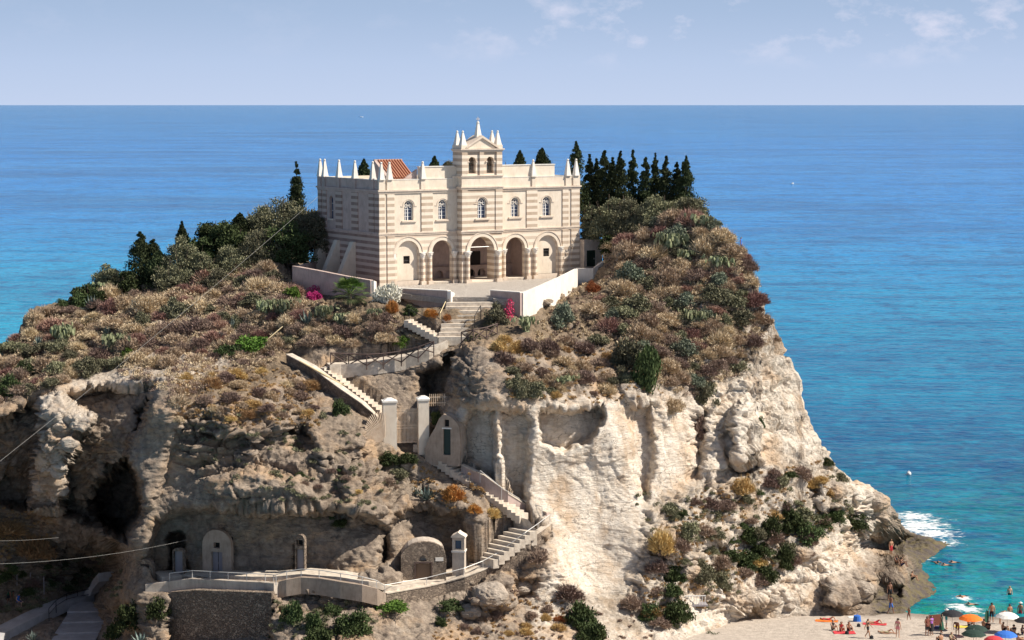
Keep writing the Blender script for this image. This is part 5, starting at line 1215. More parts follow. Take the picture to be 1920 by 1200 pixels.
LAND = [('the dark cypress clump on the left ridge',278,500),('the pale left skyline bush',205,515),('the big cave',200,800),('the sunlit rock column',100,790),('the leaning pale pole',508,630),('the green leafy mat',465,640),('the left end of the long fence',622,668),('the middle of the long fence',715,668),('the large blue grey agave',580,595),('the fan palm',655,545),('the bright green bush',549,545),('the oleander',727,540),('the round orange bush',735,572),('the sloping parapet',610,705),('the left gate pillar',730,780),('the small agave on brown rock',480,812),('the big ridge olive tree',530,400),('the tall grey olive bush',335,480),('the ridge olives',487,420),('the arched cave front',405,1040),('the slit cave doorway',562,1035),('the ruined house',797,1045),('the big grey agave',800,915),('the round grey green bush',1058,578),('the orange creeper',1112,535),('the outbuilding',1103,475),('the large grey olive tree',1130,400),('the dark vine thicket',1208,670),('the olive brown bush',1175,650),('the large prickly pear',1255,450),('the skyline prickly pear',1308,416),('the low right shoulder cactus',1347,493),('the steep slope cactus',1300,595),('the skyline person',1389,455),('the right skyline',1440,600),('the top of the white cliff',1080,750),('the cactus ledge',1055,712),('the grey olive bush on the cliff edge',972,715),('the short wooden fence',900,625),('the ochre grass clump',1240,1000),('the cave gully',1300,850),('the right cliff hollow',1420,790),('the big pale boulder',1562,925),('the middle bush cluster',1480,970),('the white railed platform',1302,1120),('the pale lower block',1500,1040),('the headland tip rock',1640,950),('the large round boulder',920,1118),('the large dark bottom bush',1092,1140),('the golden grass mound',60,1015),('the wooden stakes',45,1085),('the paved path',190,1090),('the left picture edge',0,720),('the ridge left end',60,600),('the largest left agave',173,560),('the yellow green shrub',240,655),('the ridge cypress by the olives',451,420),('the left prickly pear',120,620),('the cave top cactus',215,640),('the agave by the cable',435,605),('the small upper agave',399,527),('the pale prickly pear thicket',500,575)]
USED = {}
def autolabel(kd, px, py, r):
    adj = {'tan': 'tan', 'purple': 'purplish brown', 'red': 'reddish', 'olive': 'olive green', 'grey': 'grey green', 'ochre': 'straw coloured', 'dark': 'dark green', 'orange': 'orange brown'}[kd]
    sz = 'small' if r < 14 else 'large' if r > 24 else 'middling'
    for nm, x, y in sorted(LAND, key=lambda l: math.hypot(l[1]-px, l[2]-py))[:12]:
        dx, dy = px-x, py-y; d = math.hypot(dx, dy)
        rel = ('right of' if dx > 0 else 'left of') if abs(dx) > 2.2*abs(dy) else ('below' if dy > 0 else 'above') if abs(dy) > 2.2*abs(dx) else ('below and ' if dy > 0 else 'above and ')+('right of' if dx > 0 else 'left of')
        far = 'close' if d < 45 else 'a little way' if d < 90 else 'well'
        lb = f'{sz} {adj} bush {far} {rel} {nm}'
        if lb not in USED and len(lb.split()) <= 16: break
    USED[lb] = 1; return lb
SPOT = []
for poly, n, kinds, (r0, r1), lab, grp in Z_:
    xs = [p[0] for p in poly]; ys = [p[1] for p in poly]; k = t = 0
    while k < n and t < n*60:
        t += 1; px, py = random.uniform(min(xs), max(xs)), random.uniform(min(ys), max(ys)); r = random.uniform(r0, r1)
        if not inside(px, py, poly) or any(math.hypot(px-a, py-r*.4-b) < c+r*.75 for a, b, c in KEEP) or any(math.hypot(px-a, py-b) < (c+r)*.42 for a, b, c in SPOT): continue
        if py < np.interp(px, pxc, ytop)+4: continue
        SPOT.append((px, py, r)); kd = random.choice(kinds)
        plant(kd, px, py, r, r*random.uniform(.75, 1.25), autolabel(kd, px, py, r), grp); k += 1
# skyline fringe of the right shoulder and left ridge
for px, r, kd, lab in ((1345,20,'red','reddish leafless bush on the skyline right of the hilltop olives'),(1402,24,'purple','purplish twiggy bush sticking out of the right skyline'),(1385,20,'tan','tan bush on the right skyline beside the twiggy one'),(1325,20,'olive','olive bush on the skyline at the right end of the hilltop'),(1420,15,'purple','small brown bush on the overhanging right edge'),(1455,13,'tan','small tan bush on the steep right skyline'),(155,26,'dark','dark green bush on the left skyline'),(120,22,'dark','dark green bush lower on the left skyline'),(185,26,'dark','broad dark bush on the left skyline beside the pale one'),(205,30,'tan','pale brown bush on the left skyline'),(85,20,'tan','tan bush low on the left skyline'),(65,18,'purple','brown bush at the left end of the ridge')):
    plant(kd, px, float(np.interp(px, pxc, ytop))+r*.6, r, r*1.15, lab)
# low ground cover nobody could count
def cover(name, zones, label, kindc, leaf, per=64):
    Vs = []; Fs = []; o = 0; rs = np.random.RandomState(3)
    for poly, n, r0, r1 in zones:
        xs = [p[0] for p in poly]; ys = [p[1] for p in poly]; k = t = 0
        while k < n and t < n*6:
            t += 1; px, py = random.uniform(min(xs), max(xs)), random.uniform(min(ys), max(ys))
            if not inside(px, py, poly) or any(math.hypot(px-a, py-b) < c*.9 for a, b, c in KEEP): continue
            if py < np.interp(px, pxc, ytop)+3: continue
            p = np.array(ground(px, py)); r = random.uniform(r0, r1)
            cl = dome_clumps(4, r*.7, r*.5, rs); V, F = foliage(per, cl, np.full(4, r*.45), leaf, rs, .6, .4, .9)
            Vs.append(V+p); Fs.append(F+o); o += len(V); k += 1
    ob = bpy.data.objects.new(name, npmesh(name, np.vstack(Vs), np.vstack(Fs), LM[kindc])); COL.objects.link(ob); tag(ob, label, kind='stuff')
ZA = [([(-20,670),(60,610),(240,560),(430,500),(560,520),(560,660),(480,690),(330,760),(200,690),(60,740),(-20,760)], 1000, .35, .8), ([(1090,600),(1140,560),(1100,470),(1180,430),(1330,415),(1400,480),(1430,620),(1390,700),(1300,750),(1250,730),(1150,640)], 900, .35, .8), ([(560,560),(740,590),(800,640),(620,650),(560,640)], 160, .2, .45), ([(1040,540),(1140,510),(1140,640),(1000,640)], 120, .2, .45)]
cover('scrub_cover', ZA, 'low dry scrub and heather covering the upper slopes', 'tan', .085)
cover('brown_scrub', [(a, int(b*.6), c, d) for a, b, c, d in ZA]+[([(880,1080),(1230,1150),(1230,1200),(860,1200)], 90, .15, .35)], 'brown purplish scrub between the larger bushes', 'purple', .08)
cover('dry_grass', [([(330,690),(560,690),(600,800),(330,800)], 330, .15, .4), ([(930,640),(1180,640),(1240,740),(1100,760),(950,745)], 300, .15, .35), ([(760,860),(900,900),(990,1000),(890,960),(780,940)], 90, .15, .3), ([(1250,950),(1400,890),(1560,860),(1600,980),(1400,1100),(1230,1190),(1190,1120)], 560, .15, .42), ([(-20,950),(110,960),(120,1040),(-20,1060)], 130, .2, .45), ([(860,1130),(1060,1120),(1060,1200),(800,1200)], 90, .15, .35)], 'dry ochre grass and herbs on ledges and slopes', 'ochre', .07)
cover('green_ground_cover', [([(560,760),(740,850),(780,930),(700,960),(560,950),(400,900),(330,800)], 110, .25, .6), ([(1180,930),(1600,880),(1600,1000),(1480,1060),(1250,1190)], 150, .25, .6), ([(100,1060),(230,1030),(230,1120),(60,1150),(-20,1150)], 120, .2, .5), ([(480,1130),(680,1120),(720,1190),(500,1200)], 70, .15, .45), ([(1120,470),(1390,500),(1400,680),(1200,640)], 160, .2, .5), ([(850,570),(905,575),(900,640),(850,640)], 40, .08, .16)], 'low green herbs and weeds between the rocks', 'olive', .08, 130)
# flowers on the two flowering bushes
# --- trees
def crown_mesh(kind, h, r, seed):
    rs = np.random.RandomState(seed)
    if kind == 'cypress':
        n = 90; t = np.sort(rs.rand(n))**.9; rr = r*1.15*np.clip(1.3*(1-t)**.75*(.6+.4*np.minimum(1, t*6)), .05, 1)*(.8+.4*rs.rand(n))
        a = rs.rand(n)*6.28; cl = np.stack([np.cos(a)*rr*.5, np.sin(a)*rr*.5, .02*h+t*h*.95], 1)
        V, F = foliage(9000, cl, np.maximum(rr*.6, .07), .10, rs, 1.3, .5, .6)
    elif kind == 'dark_tree':
        cl = dome_clumps(34, r*.8, h*.72, rs, h*.18); cl = np.vstack([cl, dome_clumps(20, r*.85, h*.35, rs, 0)]); V, F = foliage(9500, cl, r*(.24+.18*rs.rand(54)), .12, rs, .2, .6, .6)
    else:
        cl = dome_clumps(44, r*.82, h*.7, rs, h*.14); cl = np.vstack([cl, dome_clumps(26, r*.9, h*.4, rs, 0)]); V, F = foliage(15000, cl, r*(.22+.17*rs.rand(70)), .10, rs, .5, .5, .8)
    return V, F
def tree(kind, px, pyb, Y, hpx, rpx, label, group=None, lean=0, foot=0):
    s = FPX/Y; h = hpx/s; r = rpx/s*(1.2 if kind != 'cypress' else 1.5); p = P(px, pyb, Y)
    nm = {'cypress': 'cypress_tree', 'olive': 'olive_tree', 'dark_tree': 'evergreen_tree', 'purple': 'bare_bush'}[kind]
    o = thing(nm, label, 'tree', p, random.uniform(0, 6.28), group); o.rotation_euler.y = lean
    V, F = crown_mesh(kind, h, r, random.randrange(9999))
    c = bpy.data.objects.new('crown', npmesh('crown', V, F, LM[{'cypress': 'cypress', 'olive': 'olive', 'dark_tree': 'dark', 'purple': 'purple'}[kind]])); COL.objects.link(c); c.parent = o
    q = MB(); q.tube([(0, 0, -1.2-foot), (.03, 0, h*.3), (0, .03, h*.85)], .13 if kind == 'cypress' else .16, 7, .03)
    if kind != 'cypress':
        for k in range(6):
            a = k*1.05; q.tube([(0, 0, h*.1), (math.cos(a)*r*.35, math.sin(a)*r*.35, h*.4), (math.cos(a)*r*.62, math.sin(a)*r*.62, h*.72)], .08, 5, .02)
    q.build('trunk', LM['bark'], o); return o
G = 'cypresses in the row behind the right hilltop'
for i, (px, top, rp, Y) in enumerate(((1080,262,17,209),(1105,286,11,210),(1118,292,10,211),(1133,276,15,209.5),(1148,290,11,211.5),(1163,280,14,209),(1186,278,11,210.5),(1210,290,13,209.5),(1228,284,12,211),(1248,288,13,209.5),(1268,300,12,211.5),(1285,290,15,209))):
    lb = ['tallest bushy cypress at the left end of the row behind the hilltop','second cypress from the left, directly right of the tallest one','third cypress from the left, slim and short, in the hilltop row','fourth cypress from the left in the hilltop row, thick and pointed','fifth cypress from the left in the hilltop row, slim','sixth cypress from the left in the hilltop row, broad','seventh cypress from the left in the hilltop row, narrow needle','eighth cypress from the left in the hilltop row','ninth cypress from the left in the hilltop row','tenth cypress from the left in the hilltop row','eleventh cypress from the left, lowest of the hilltop row','cypress at the right end of the hilltop row'][i]
    tree('cypress', px, 432, Y, 432-top, rp, lb, G, foot=2)
for px, pyb, Y, h, r, lb in ((1106,456,208.5,92,20,'slim grey olive tree between the church end and the large olive'),(1142,452,207.5,104,36,'large grey olive tree right of the church front'),(1168,440,207,88,34,'grey olive tree behind the large one right of the church'),(1245,425,205.5,70,42,'dark olive tree in front of the cypress row'),(1295,422,205,62,34,'low olive tree at the right end below the cypress row'),(1205,440,206,64,32,'small olive tree between the two groups right of the church')):
    tree('olive', px, pyb, Y, h, r, lb)
tree('dark_tree', 1140, 478, 204.5, 44, 16, 'rounded dark bush tree just right of the outbuilding')
for px, pyb, Y, h, r, k, lb in ((532,452,209,100,54,'olive','large olive tree on the ridge left of the church'),(575,448,208,72,34,'olive','olive tree touching the left wall of the church'),(487,462,208.5,92,34,'olive','olive tree at the left end of the ridge group'),(557,440,210,140,11,'cypress','slim tall cypress standing above the large olive tree'),(451,470,207.5,72,17,'cypress','dark cypress left of the olive trees on the ridge'),(405,470,206,66,34,'dark_tree','dark leafy evergreen left of the olive trees'),(342,476,206,62,8,'cypress','short cypress tip rising above the grey olive bush'),(338,535,200,104,34,'olive','tall grey olive bush right of the dark cypress clump'),(383,545,200,86,28,'olive','brownish olive bush right of the grey one'),(265,548,201,118,19,'cypress','left cypress of the dark clump on the left ridge'),(288,548,201.5,104,17,'cypress','right cypress of the dark clump on the left ridge'),(300,552,200,84,20,'cypress','low wide cypress in front of the dark clump'),(205,545,201,54,30,'olive','pale rounded bush tree on the left skyline'),
    (590,475,205,90,36,'olive','olive tree against the rear corner of the church'),(540,490,203,78,42,'dark_tree','dark evergreen mass below the big ridge olive'),(490,495,203,74,40,'olive','grey olive bush below the ridge olives'),(430,490,204,84,36,'dark_tree','second dark evergreen beside the ridge cypress'),(375,510,203,74,30,'dark_tree','dark evergreen between the grey olive bush and the ridge'),(320,560,199,90,34,'olive','broad olive bush at the foot of the dark cypress clump'),(240,560,199,60,24,'dark_tree','dark bush touching the left side of the cypress clump'),(165,575,198,44,30,'dark_tree','flat dark bush on the descending left ridge'),(400,560,198,62,36,'olive','dusty olive bush in the upper left slope'),(470,560,197,52,34,'olive','dusty olive bush left of the prickly pear thicket'),
    (440,520,202,66,40,'olive','brown green bush in the middle of the left slope'),(500,520,203,50,34,'olive','dry olive bush below the ridge olives'),(683,360,214,62,10,'cypress','small cypress visible above the left parapet of the church'),(697,360,215,32,7,'cypress','tiny cypress tip above the left parapet'),(815,350,216,58,10,'cypress','dark cypress top behind the church left of the tower'),(838,350,217,54,20,'olive','olive crown behind the church left of the tower'),(948,350,216,54,16,'olive','olive crown just right of the bell tower'),(975,350,216,68,10,'cypress','pointed cypress top right of the bell tower'),(998,350,217,52,15,'olive','low crown between the two cypress tops'),(1016,350,215,74,13,'cypress','ragged cypress top right of the bell tower')):
    tree(k, px, pyb, Y, h, r, lb, foot=1)
# fan palm
pm = thing('fan_palm', 'bright green fan palm in front of the shaded wall beside the church', 'palm', ground(655,578)); pm.scale = (1.45, 1.45, 1.3)
MB().tube([(0, 0, -.3), (.05, 0, 1.0)], .17, 8, .13).build('trunk', LM['bark'], pm)
rs = np.random.RandomState(2)
for i in range(26):
    az = i*2.4; el = -.5+1.9*(i/26); d = np.array([math.cos(az)*math.cos(el), math.sin(az)*math.cos(el), math.sin(el)]); s = np.array([-math.sin(az), math.cos(az), 0]); n_ = np.cross(s, d)
    c = np.array([.05, 0, 1.0]); hub = c+d*.75; V = []; F = []
    for k in range(15):
        t = math.radians(-85+170*k/14); dd = d*math.cos(t)+s*math.sin(t); e = hub+dd*.75+np.array([0, 0, -.14]); w_ = np.cross(dd, n_)*.035; o_ = len(V); V += [hub, hub+dd*.4-w_, e, hub+dd*.4+w_]; F.append((o_, o_+1, o_+2, o_+3))
    q = MB(); q.add(V, F); q.tube([c, hub], .02, 4); q.build('frond', LM['bright' if el > .4 else 'dark'], pm)
# blossom on bushes
def blossom(px, py, rx, ry, n, m, name, label):
    p = ground(px, py+ry); s = FPX/p.y; rs = np.random.RandomState(n); c = np.array(P(px, py, p.y-1.0)); d = unit(rs.normal(size=(n, 3)))
    C = c+d*(rs.rand(n, 1)**.4)*np.array([rx/s, .5, ry/s]); D = unit(rs.normal(size=(n, 3))); U = unit(np.cross(D, rs.normal(size=(n, 3)))); V, F = quads(C, D, U, np.full(n, .07), np.full(n, .06))
    o = bpy.data.objects.new(name, npmesh(name, V, F, LM[m])); COL.objects.link(o); tag(o, label, 'flowering branch')
blossom(955, 580, 11, 22, 260, 'pink', 'flowering_branch', 'branch of bright pink red blossom beside the olive green bush by the steps')
blossom(590, 543, 16, 9, 200, 'magenta', 'flowering_branch', 'spray of magenta blossom against the shaded wall')

# ------------------------------------------------------------------ people on the beach, rocks and in the water
def skinm(name, c): return mat(name, col=c, rough=.55)
SK = [skinm('tanned_skin', (.42, .22, .13)), skinm('light_skin', (.58, .36, .25)), skinm('dark_tanned_skin', (.26, .125, .075))]
HAIR = [mat('dark_hair', col=(.018, .012, .01), rough=.6), mat('brown_hair', col=(.09, .05, .03), rough=.6), mat('fair_hair', col=(.38, .26, .13), rough=.6)]
CL = {k: mat('cloth_'+k, col=v, rough=.85) for k, v in {'red': (.55, .04, .05), 'black': (.015, .015, .02), 'navy': (.02, .03, .10), 'blue': (.03, .15, .55), 'orange': (.85, .17, .01), 'white': (.78, .76, .72), 'purple': (.38, .14, .52), 'green': (.02, .10, .06), 'pink': (.70, .25, .28), 'yellow': (.75, .55, .08), 'teal': (.05, .35, .38), 'dkgreen': (.012, .035, .025), 'brown': (.20, .06, .04), 'khaki': (.35, .30, .18)}.items()}
V3 = Vector
def skel(pose):
    J = dict(pel=(0,0,.93), sp=(0,.01,1.10), ch=(0,0,1.30), nk=(0,.01,1.45), h0=(0,-.01,1.56), h1=(0,0,1.645))
    for s, n in ((-1, 'L'), (1, 'R')):
        J.update({'sh'+n: (s*.17,.01,1.38), 'el'+n: (s*.23,.03,1.10), 'wr'+n: (s*.25,-.04,.86), 'pm'+n: (s*.255,-.06,.79), 'hp'+n: (s*.09,0,.88), 'kn'+n: (s*.11,-.015,.48), 'an'+n: (s*.12,.02,.08), 'to'+n: (s*.14,-.14,.035)})
    if pose == 'stand_hip': J.update(elR=(.36,.06,1.14), wrR=(.21,-.03,1.0), pmR=(.16,-.05,.96), knL=(-.12,-.08,.49))
    if pose == 'walk': J.update(knL=(-.1,-.17,.5), anL=(-.1,-.22,.1), toL=(-.11,-.38,.05), knR=(.1,.06,.48), anR=(.11,.28,.13), toR=(.12,.16,.03), elL=(-.24,.12,1.12), wrL=(-.24,.2,.92), pmL=(-.24,.2,.85), elR=(.24,-.08,1.12), wrR=(.22,-.26,.98), pmR=(.22,-.31,.93))
    if pose == 'reach': J.update(elR=(.38,-.1,1.3), wrR=(.52,-.26,1.2), pmR=(.57,-.31,1.18), elL=(-.3,-.1,1.14), wrL=(-.22,-.3,1.08), pmL=(-.2,-.36,1.06))
    if pose == 'bend':
        J.update(sp=(0,-.1,1.06), ch=(0,-.3,1.14), nk=(0,-.44,1.16), h0=(0,-.55,1.14), h1=(0,-.63,1.13))
        for s, n in ((-1, 'L'), (1, 'R')): J.update({'sh'+n: (s*.17,-.38,1.16), 'el'+n: (s*.2,-.42,.9), 'wr'+n: (s*.17,-.46,.68), 'pm'+n: (s*.16,-.48,.61)})
    if pose == 'sit':
        J.update(pel=(0,0,.12), sp=(0,.05,.3), ch=(0,.02,.5), nk=(0,-.02,.65), h0=(0,-.05,.76), h1=(0,-.05,.845))
        for s, n in ((-1, 'L'), (1, 'R')): J.update({'sh'+n: (s*.17,0,.58), 'el'+n: (s*.22,-.18,.40), 'wr'+n: (s*.14,-.38,.42), 'pm'+n: (s*.1,-.44,.44), 'hp'+n: (s*.1,-.04,.12), 'kn'+n: (s*.14,-.42,.44), 'an'+n: (s*.12,-.52,.07), 'to'+n: (s*.13,-.68,.035)})
    if pose == 'perch':
        J.update(pel=(0,0,.5), sp=(0,.03,.67), ch=(0,-.02,.86), nk=(0,-.06,1.0), h0=(0,-.1,1.11), h1=(0,-.1,1.19))
        for s, n in ((-1, 'L'), (1, 'R')): J.update({'sh'+n: (s*.17,-.03,.94), 'el'+n: (s*.24,.03,.72), 'wr'+n: (s*.22,-.16,.56), 'pm'+n: (s*.2,-.22,.55), 'hp'+n: (s*.1,-.04,.49), 'kn'+n: (s*.12,-.42,.5), 'an'+n: (s*.12,-.4,.1), 'to'+n: (s*.13,-.54,.04)})
    if pose == 'lie':
        J.update(pel=(0,0,.12), sp=(0,.17,.12), ch=(0,.38,.13), nk=(0,.53,.13), h0=(0,.64,.15), h1=(0,.725,.16))
        for s, n in ((-1, 'L'), (1, 'R')): J.update({'sh'+n: (s*.17,.46,.12), 'el'+n: (s*.26,.2,.08), 'wr'+n: (s*.24,-.04,.07), 'pm'+n: (s*.23,-.11,.06), 'hp'+n: (s*.09,-.05,.11), 'kn'+n: (s*.1,-.42,.38 if s > 0 else .12), 'an'+n: (s*.11,-.62 if s > 0 else -.83,.07), 'to'+n: (s*.12,-.78 if s > 0 else -.93,.06 if s > 0 else .14)})
    if pose == 'swim':
        J.update(pel=(0,.0,-.02), sp=(0,-.17,.0), ch=(0,-.38,.03), nk=(0,-.52,.08), h0=(0,-.62,.15), h1=(0,-.66,.23))
        for s, n in ((-1, 'L'), (1, 'R')): J.update({'sh'+n: (s*.17,-.46,.03), 'el'+n: (s*.38,-.62,.06), 'wr'+n: (s*.3,-.84,.0), 'pm'+n: (s*.28,-.9,-.02), 'hp'+n: (s*.09,.06,-.03), 'kn'+n: (s*.12,.45,-.08), 'an'+n: (s*.12,.86,-.04), 'to'+n: (s*.12,1.0,-.06)})
    return {k: V3(v) for k, v in J.items()}
RAD = dict(pel=.135, sp=.118, ch=.14, nk=.055, h0=.088, h1=.078, sh=.062, el=.043, wr=.03, pm=.034, hp=.092, kn=.057, an=.037, to=.034)
PB = {}
def person_meshes(pose, female, hairlen):
    key = (pose, female, hairlen)
    if key in PB: return PB[key]
    J = skel(pose); names = list(J); vs = [J[k] for k in names]; ix = {k: i for i, k in enumerate(names)}; rad = []
    for k in names:
        r = RAD.get(k, RAD.get(k[:2], .05)); rad.append((r*(1.0 if k[:2] not in ('pe', 'sp', 'ch') else 1.12), r*(1.0 if k[:2] not in ('pe', 'sp', 'ch') else .78)))
    if female: rad[ix['sp']] = (.105, .085); rad[ix['pel']] = (.155, .115)
    ed = [('pel','sp'),('sp','ch'),('ch','nk'),('nk','h0'),('h0','h1')]
    for n in 'LR': ed += [('ch','sh'+n),('sh'+n,'el'+n),('el'+n,'wr'+n),('wr'+n,'pm'+n),('pel','hp'+n),('hp'+n,'kn'+n),('kn'+n,'an'+n),('an'+n,'to'+n)]
    ed = [(ix[a], ix[b]) for a, b in ed]
    # nose and ears
    hd = (J['h1']-J['h0']).normalized(); fwd = V3((0,-1,0)) if pose not in ('lie', 'bend', 'swim') else {'lie': V3((0,0,1)), 'bend': V3((0,-.3,-1)), 'swim': V3((0,-1,.1))}[pose]
    for off, r in ((fwd*.1+hd*.02, .016), (V3((.088,0,0))+hd*.02, .016), (V3((-.088,0,0))+hd*.02, .016)):
        vs.append(J['h0']+off); rad.append((r, r)); ed.append((ix['h0'], len(vs)-1))
    # five unequal, bent fingers on each hand
    for n, s in (('L', -1), ('R', 1)):
        w_, p = J['wr'+n], J['pm'+n]; d = (p-w_).normalized(); side = d.cross(fwd if abs(d.dot(fwd)) < .9 else V3((0,0,1))).normalized(); nrm = side.cross(d)
        for k, (a, L) in enumerate(((-.026, .065), (-.009, .078), (.009, .072), (.026, .055))):
            b0 = p+side*a+d*.03; m_ = b0+d*L*.55+nrm*.006; e = m_+d*L*.45+nrm*.02
            i0 = len(vs); vs += [b0, m_, e]; rad += [(.0095, .0095), (.009, .009), (.008, .008)]; ed += [(ix['pm'+n], i0), (i0, i0+1), (i0+1, i0+2)]
        t0 = p-side*.036-d*.008; t1 = t0-side*.018+d*.04+nrm*.012; i0 = len(vs); vs += [t0, t1]; rad += [(.012, .012), (.010, .010)]; ed += [(ix['pm'+n], i0), (i0, i0+1)]
    me = bpy.data.meshes.new('person'); me.from_pydata([tuple(v) for v in vs], ed, [])
    o = bpy.data.objects.new('person', me); COL.objects.link(o); sk = o.modifiers.new('s', 'SKIN'); sk.use_smooth_shade = True
    for i, r in enumerate(rad): me.skin_vertices[0].data[i].radius = r; me.skin_vertices[0].data[i].use_root = (i == ix['pel'])
    sb_ = o.modifiers.new('u', 'SUBSURF'); sb_.levels = sb_.render_levels = 1
    dg = bpy.context.evaluated_depsgraph_get(); bm_ = bpy.data.meshes.new_from_object(o.evaluated_get(dg)); bpy.data.objects.remove(o)
    bm_.name = 'body'; bm_.materials.clear(); bm_.materials.append(SK[0])
    def shell(test, off, name):
        b = bmesh.new(); b.from_mesh(bm_); dele = [f for f in b.faces if not test(f.calc_center_median())]; bmesh.ops.delete(b, geom=dele, context='FACES')
        b.normal_update()
        for v in b.verts: v.co += v.normal*off
        m_ = bpy.data.meshes.new(name); b.to_mesh(m_); b.free(); m_.materials.append(CL['black'])
        m_.polygons.foreach_set('use_smooth', [True]*len(m_.polygons)); return m_
    def seg(p, a, b):
        d = b-a; t = max(0, min(1, (p-a).dot(d)/d.dot(d))); return (p-a-d*t).length
    tr = lambda p: seg(p, J['pel'], J['sp']) < .12 and seg(p, J['wrL'], J['pmL']) > .07 and seg(p, J['wrR'], J['pmR']) > .07
    th = lambda p, L: any(seg(p, J['hp'+n], J['hp'+n].lerp(J['kn'+n], L)) < .13 for n in 'LR') and seg(p, J['wrL'], J['pmL']) > .09 and seg(p, J['wrR'], J['pmR']) > .09
    trunks = shell(lambda p: (p-J['pel']).length < .15 or th(p, .12 if female else .5), .012, 'swimwear')
    top = shell(lambda p: seg(p, J['ch']+(J['shL']-J['ch'])*.25-(J['ch']-J['sp'])*.12, J['ch']+(J['shR']-J['ch'])*.25-(J['ch']-J['sp'])*.12) < .15 and abs((p-J['ch']).dot((J['ch']-J['sp']).normalized())) < .085, .01, 'bikini_top') if female else None
    hair = shell(lambda p: (p-J['h0']).dot(hd) > -.03 and (p-J['h0']).length < .22 and ((p-J['h0']).dot(fwd) < .035 or (p-J['h0']).dot(hd) > .1), .02, 'hair')
    shirt = shell(lambda p: seg(p, J['pel'], J['ch']) < .2 and seg(p, J['elL'], J['pmL']) > .06 and seg(p, J['elR'], J['pmR']) > .06 and min(seg(p, J['hpL'].lerp(J['knL'], .3), J['knL']), seg(p, J['hpR'].lerp(J['knR'], .3), J['knR'])) > .08, .015, 'shirt')
    PB[key] = (bm_, trunks, top, hair, shirt, J); return PB[key]
def setm(o, m): o.material_slots[0].link = 'OBJECT'; o.material_slots[0].material = m
def person(pos, pose, rz, label, sk=0, hair=0, suit='black', female=False, scale=1.0, shirt=None, group=None, wade=0, skirt=None, hat=None):
    bm_, tk, tp, hr, sh, J = person_meshes(pose, female, 0)
    o = bpy.data.objects.new('person', bm_); COL.objects.link(o); o.location = Vector(pos)-Vector((0, 0, wade)); o.rotation_euler = (0, 0, math.radians(rz)); o.scale = (scale,)*3; setm(o, SK[sk])
    tag(o, label, 'person', group)
    for nm, m_, mt in (('swimwear', tk, CL[suit]), ('hair', hr, HAIR[hair]))+((('bikini_top', tp, CL[suit]),) if female and not shirt else ())+((('shirt', sh, CL[shirt]),) if shirt else ()):
        c = bpy.data.objects.new(nm, m_); COL.objects.link(c); c.parent = o; setm(c, mt)
    if skirt:
        q = MB(); n = 14; pr = [(.15, 1.02), (.19, .86), (.24, .6), (.27, .36)]; vs = []
        for r, z in pr:
            for k in range(n): rr = r*(1+.08*math.sin(3*k)); vs.append((rr*math.cos(6.283*k/n), rr*.8*math.sin(6.283*k/n), z))
        q.add(vs, [(i*n+k, i*n+(k+1) % n, (i+1)*n+(k+1) % n, (i+1)*n+k) for i in range(3) for k in range(n)]); q.build('skirt', CL[skirt], o, smooth=True)
    if hat:
        h = J['h1']; MB().frustum(h.x, h.y, h.z+.0, h.z+.02, .2, .19, 12).ball((h.x, h.y, h.z+.02), .105, 10, 6).build('hat', CL[hat], o, smooth=True)
    return o
B = on_beach
def R(px, py): return ground(px, py)+Vector((0, 0, .02))
def W(px, py): return Pz(px, py, 0)
person(R(1671,1043), 'stand_hip', 30, 'person in red swimming trunks standing highest on the flat sea rock', 0, 0, 'red')
person(R(1680,1058), 'sit', 40, 'left person of the pair sitting on the flat sea rock below the red trunks', 2, 0, 'black', True)
person(R(1689,1062), 'sit', 60, 'right person of the pair sitting on the flat sea rock below the red trunks', 2, 0, 'navy')
person(R(1709,1088), 'sit', 70, 'person sitting alone at the seaward edge of the brown sea rock', 0, 0, 'black')
person(R(1667,1126), 'stand', 10, 'dark tanned person standing against the mossy brown rock', 2, 0, 'black')
person(R(1656,1006), 'walk', 60, 'person walking in the shade under the knobbly rock', 2, 0, 'brown')
person(B(1670,1151), 'walk', 120, 'person in blue swimming shorts walking at the foot of the mossy rock', 2, 0, 'blue')
person(B(1704,1163), 'walk', -40, 'small child standing at the water edge', 2, 1, 'brown', False, .68)
person(B(1553,1164), 'lie', 70, 'person lying on an orange towel under the cliff', 0, 1, 'red', True)
person(B(1561,1181), 'sit', 30, 'leftmost of three people sitting in a row, beside the red towel', 1, 0, 'black', True)
person(B(1577,1184), 'sit', 10, 'middle of three people sitting in a row on the red towel', 0, 0, 'red', True)
person(B(1591,1184), 'sit', 20, 'rightmost of three people sitting in a row on the red towel', 0, 1, 'black')
person(B(1627,1197), 'walk', 60, 'woman in a black bikini walking at the bottom left of the beach', 0, 0, 'black', True)
person(B(1662,1188), 'lie', 80, 'person lying flat on the sand behind the woman in the black bikini', 0, 1, 'khaki', True)
person(B(1683,1196), 'stand', 150, 'woman in a pink red bikini standing alone on the sand', 1, 0, 'pink', True)
person(B(1640,1170), 'lie', 75, 'person lying on a long red towel near the blue bag', 0, 1, 'red')
person(B(1738,1192), 'reach', 20, 'person wrapped in brown beside the purple sarong', 2, 0, 'black', shirt='brown')
person(B(1746,1191), 'stand', 40, 'woman in a purple top and dark skirt', 0, 0, 'purple', True, shirt='purple', skirt='black')
person(B(1765,1188), 'stand', 60, 'dark skinned woman with a green skirt below the black umbrella', 2, 0, 'black', True, shirt='dkgreen', skirt='green')
person(B(1774,1179), 'reach', 80, 'person wearing a white hat behind the green skirted woman', 0, 1, 'white', shirt='teal', hat='white')
person(B(1795,1191), 'bend', -30, 'person bending over between the orange umbrella and the green umbrellas', 0, 0, 'brown')
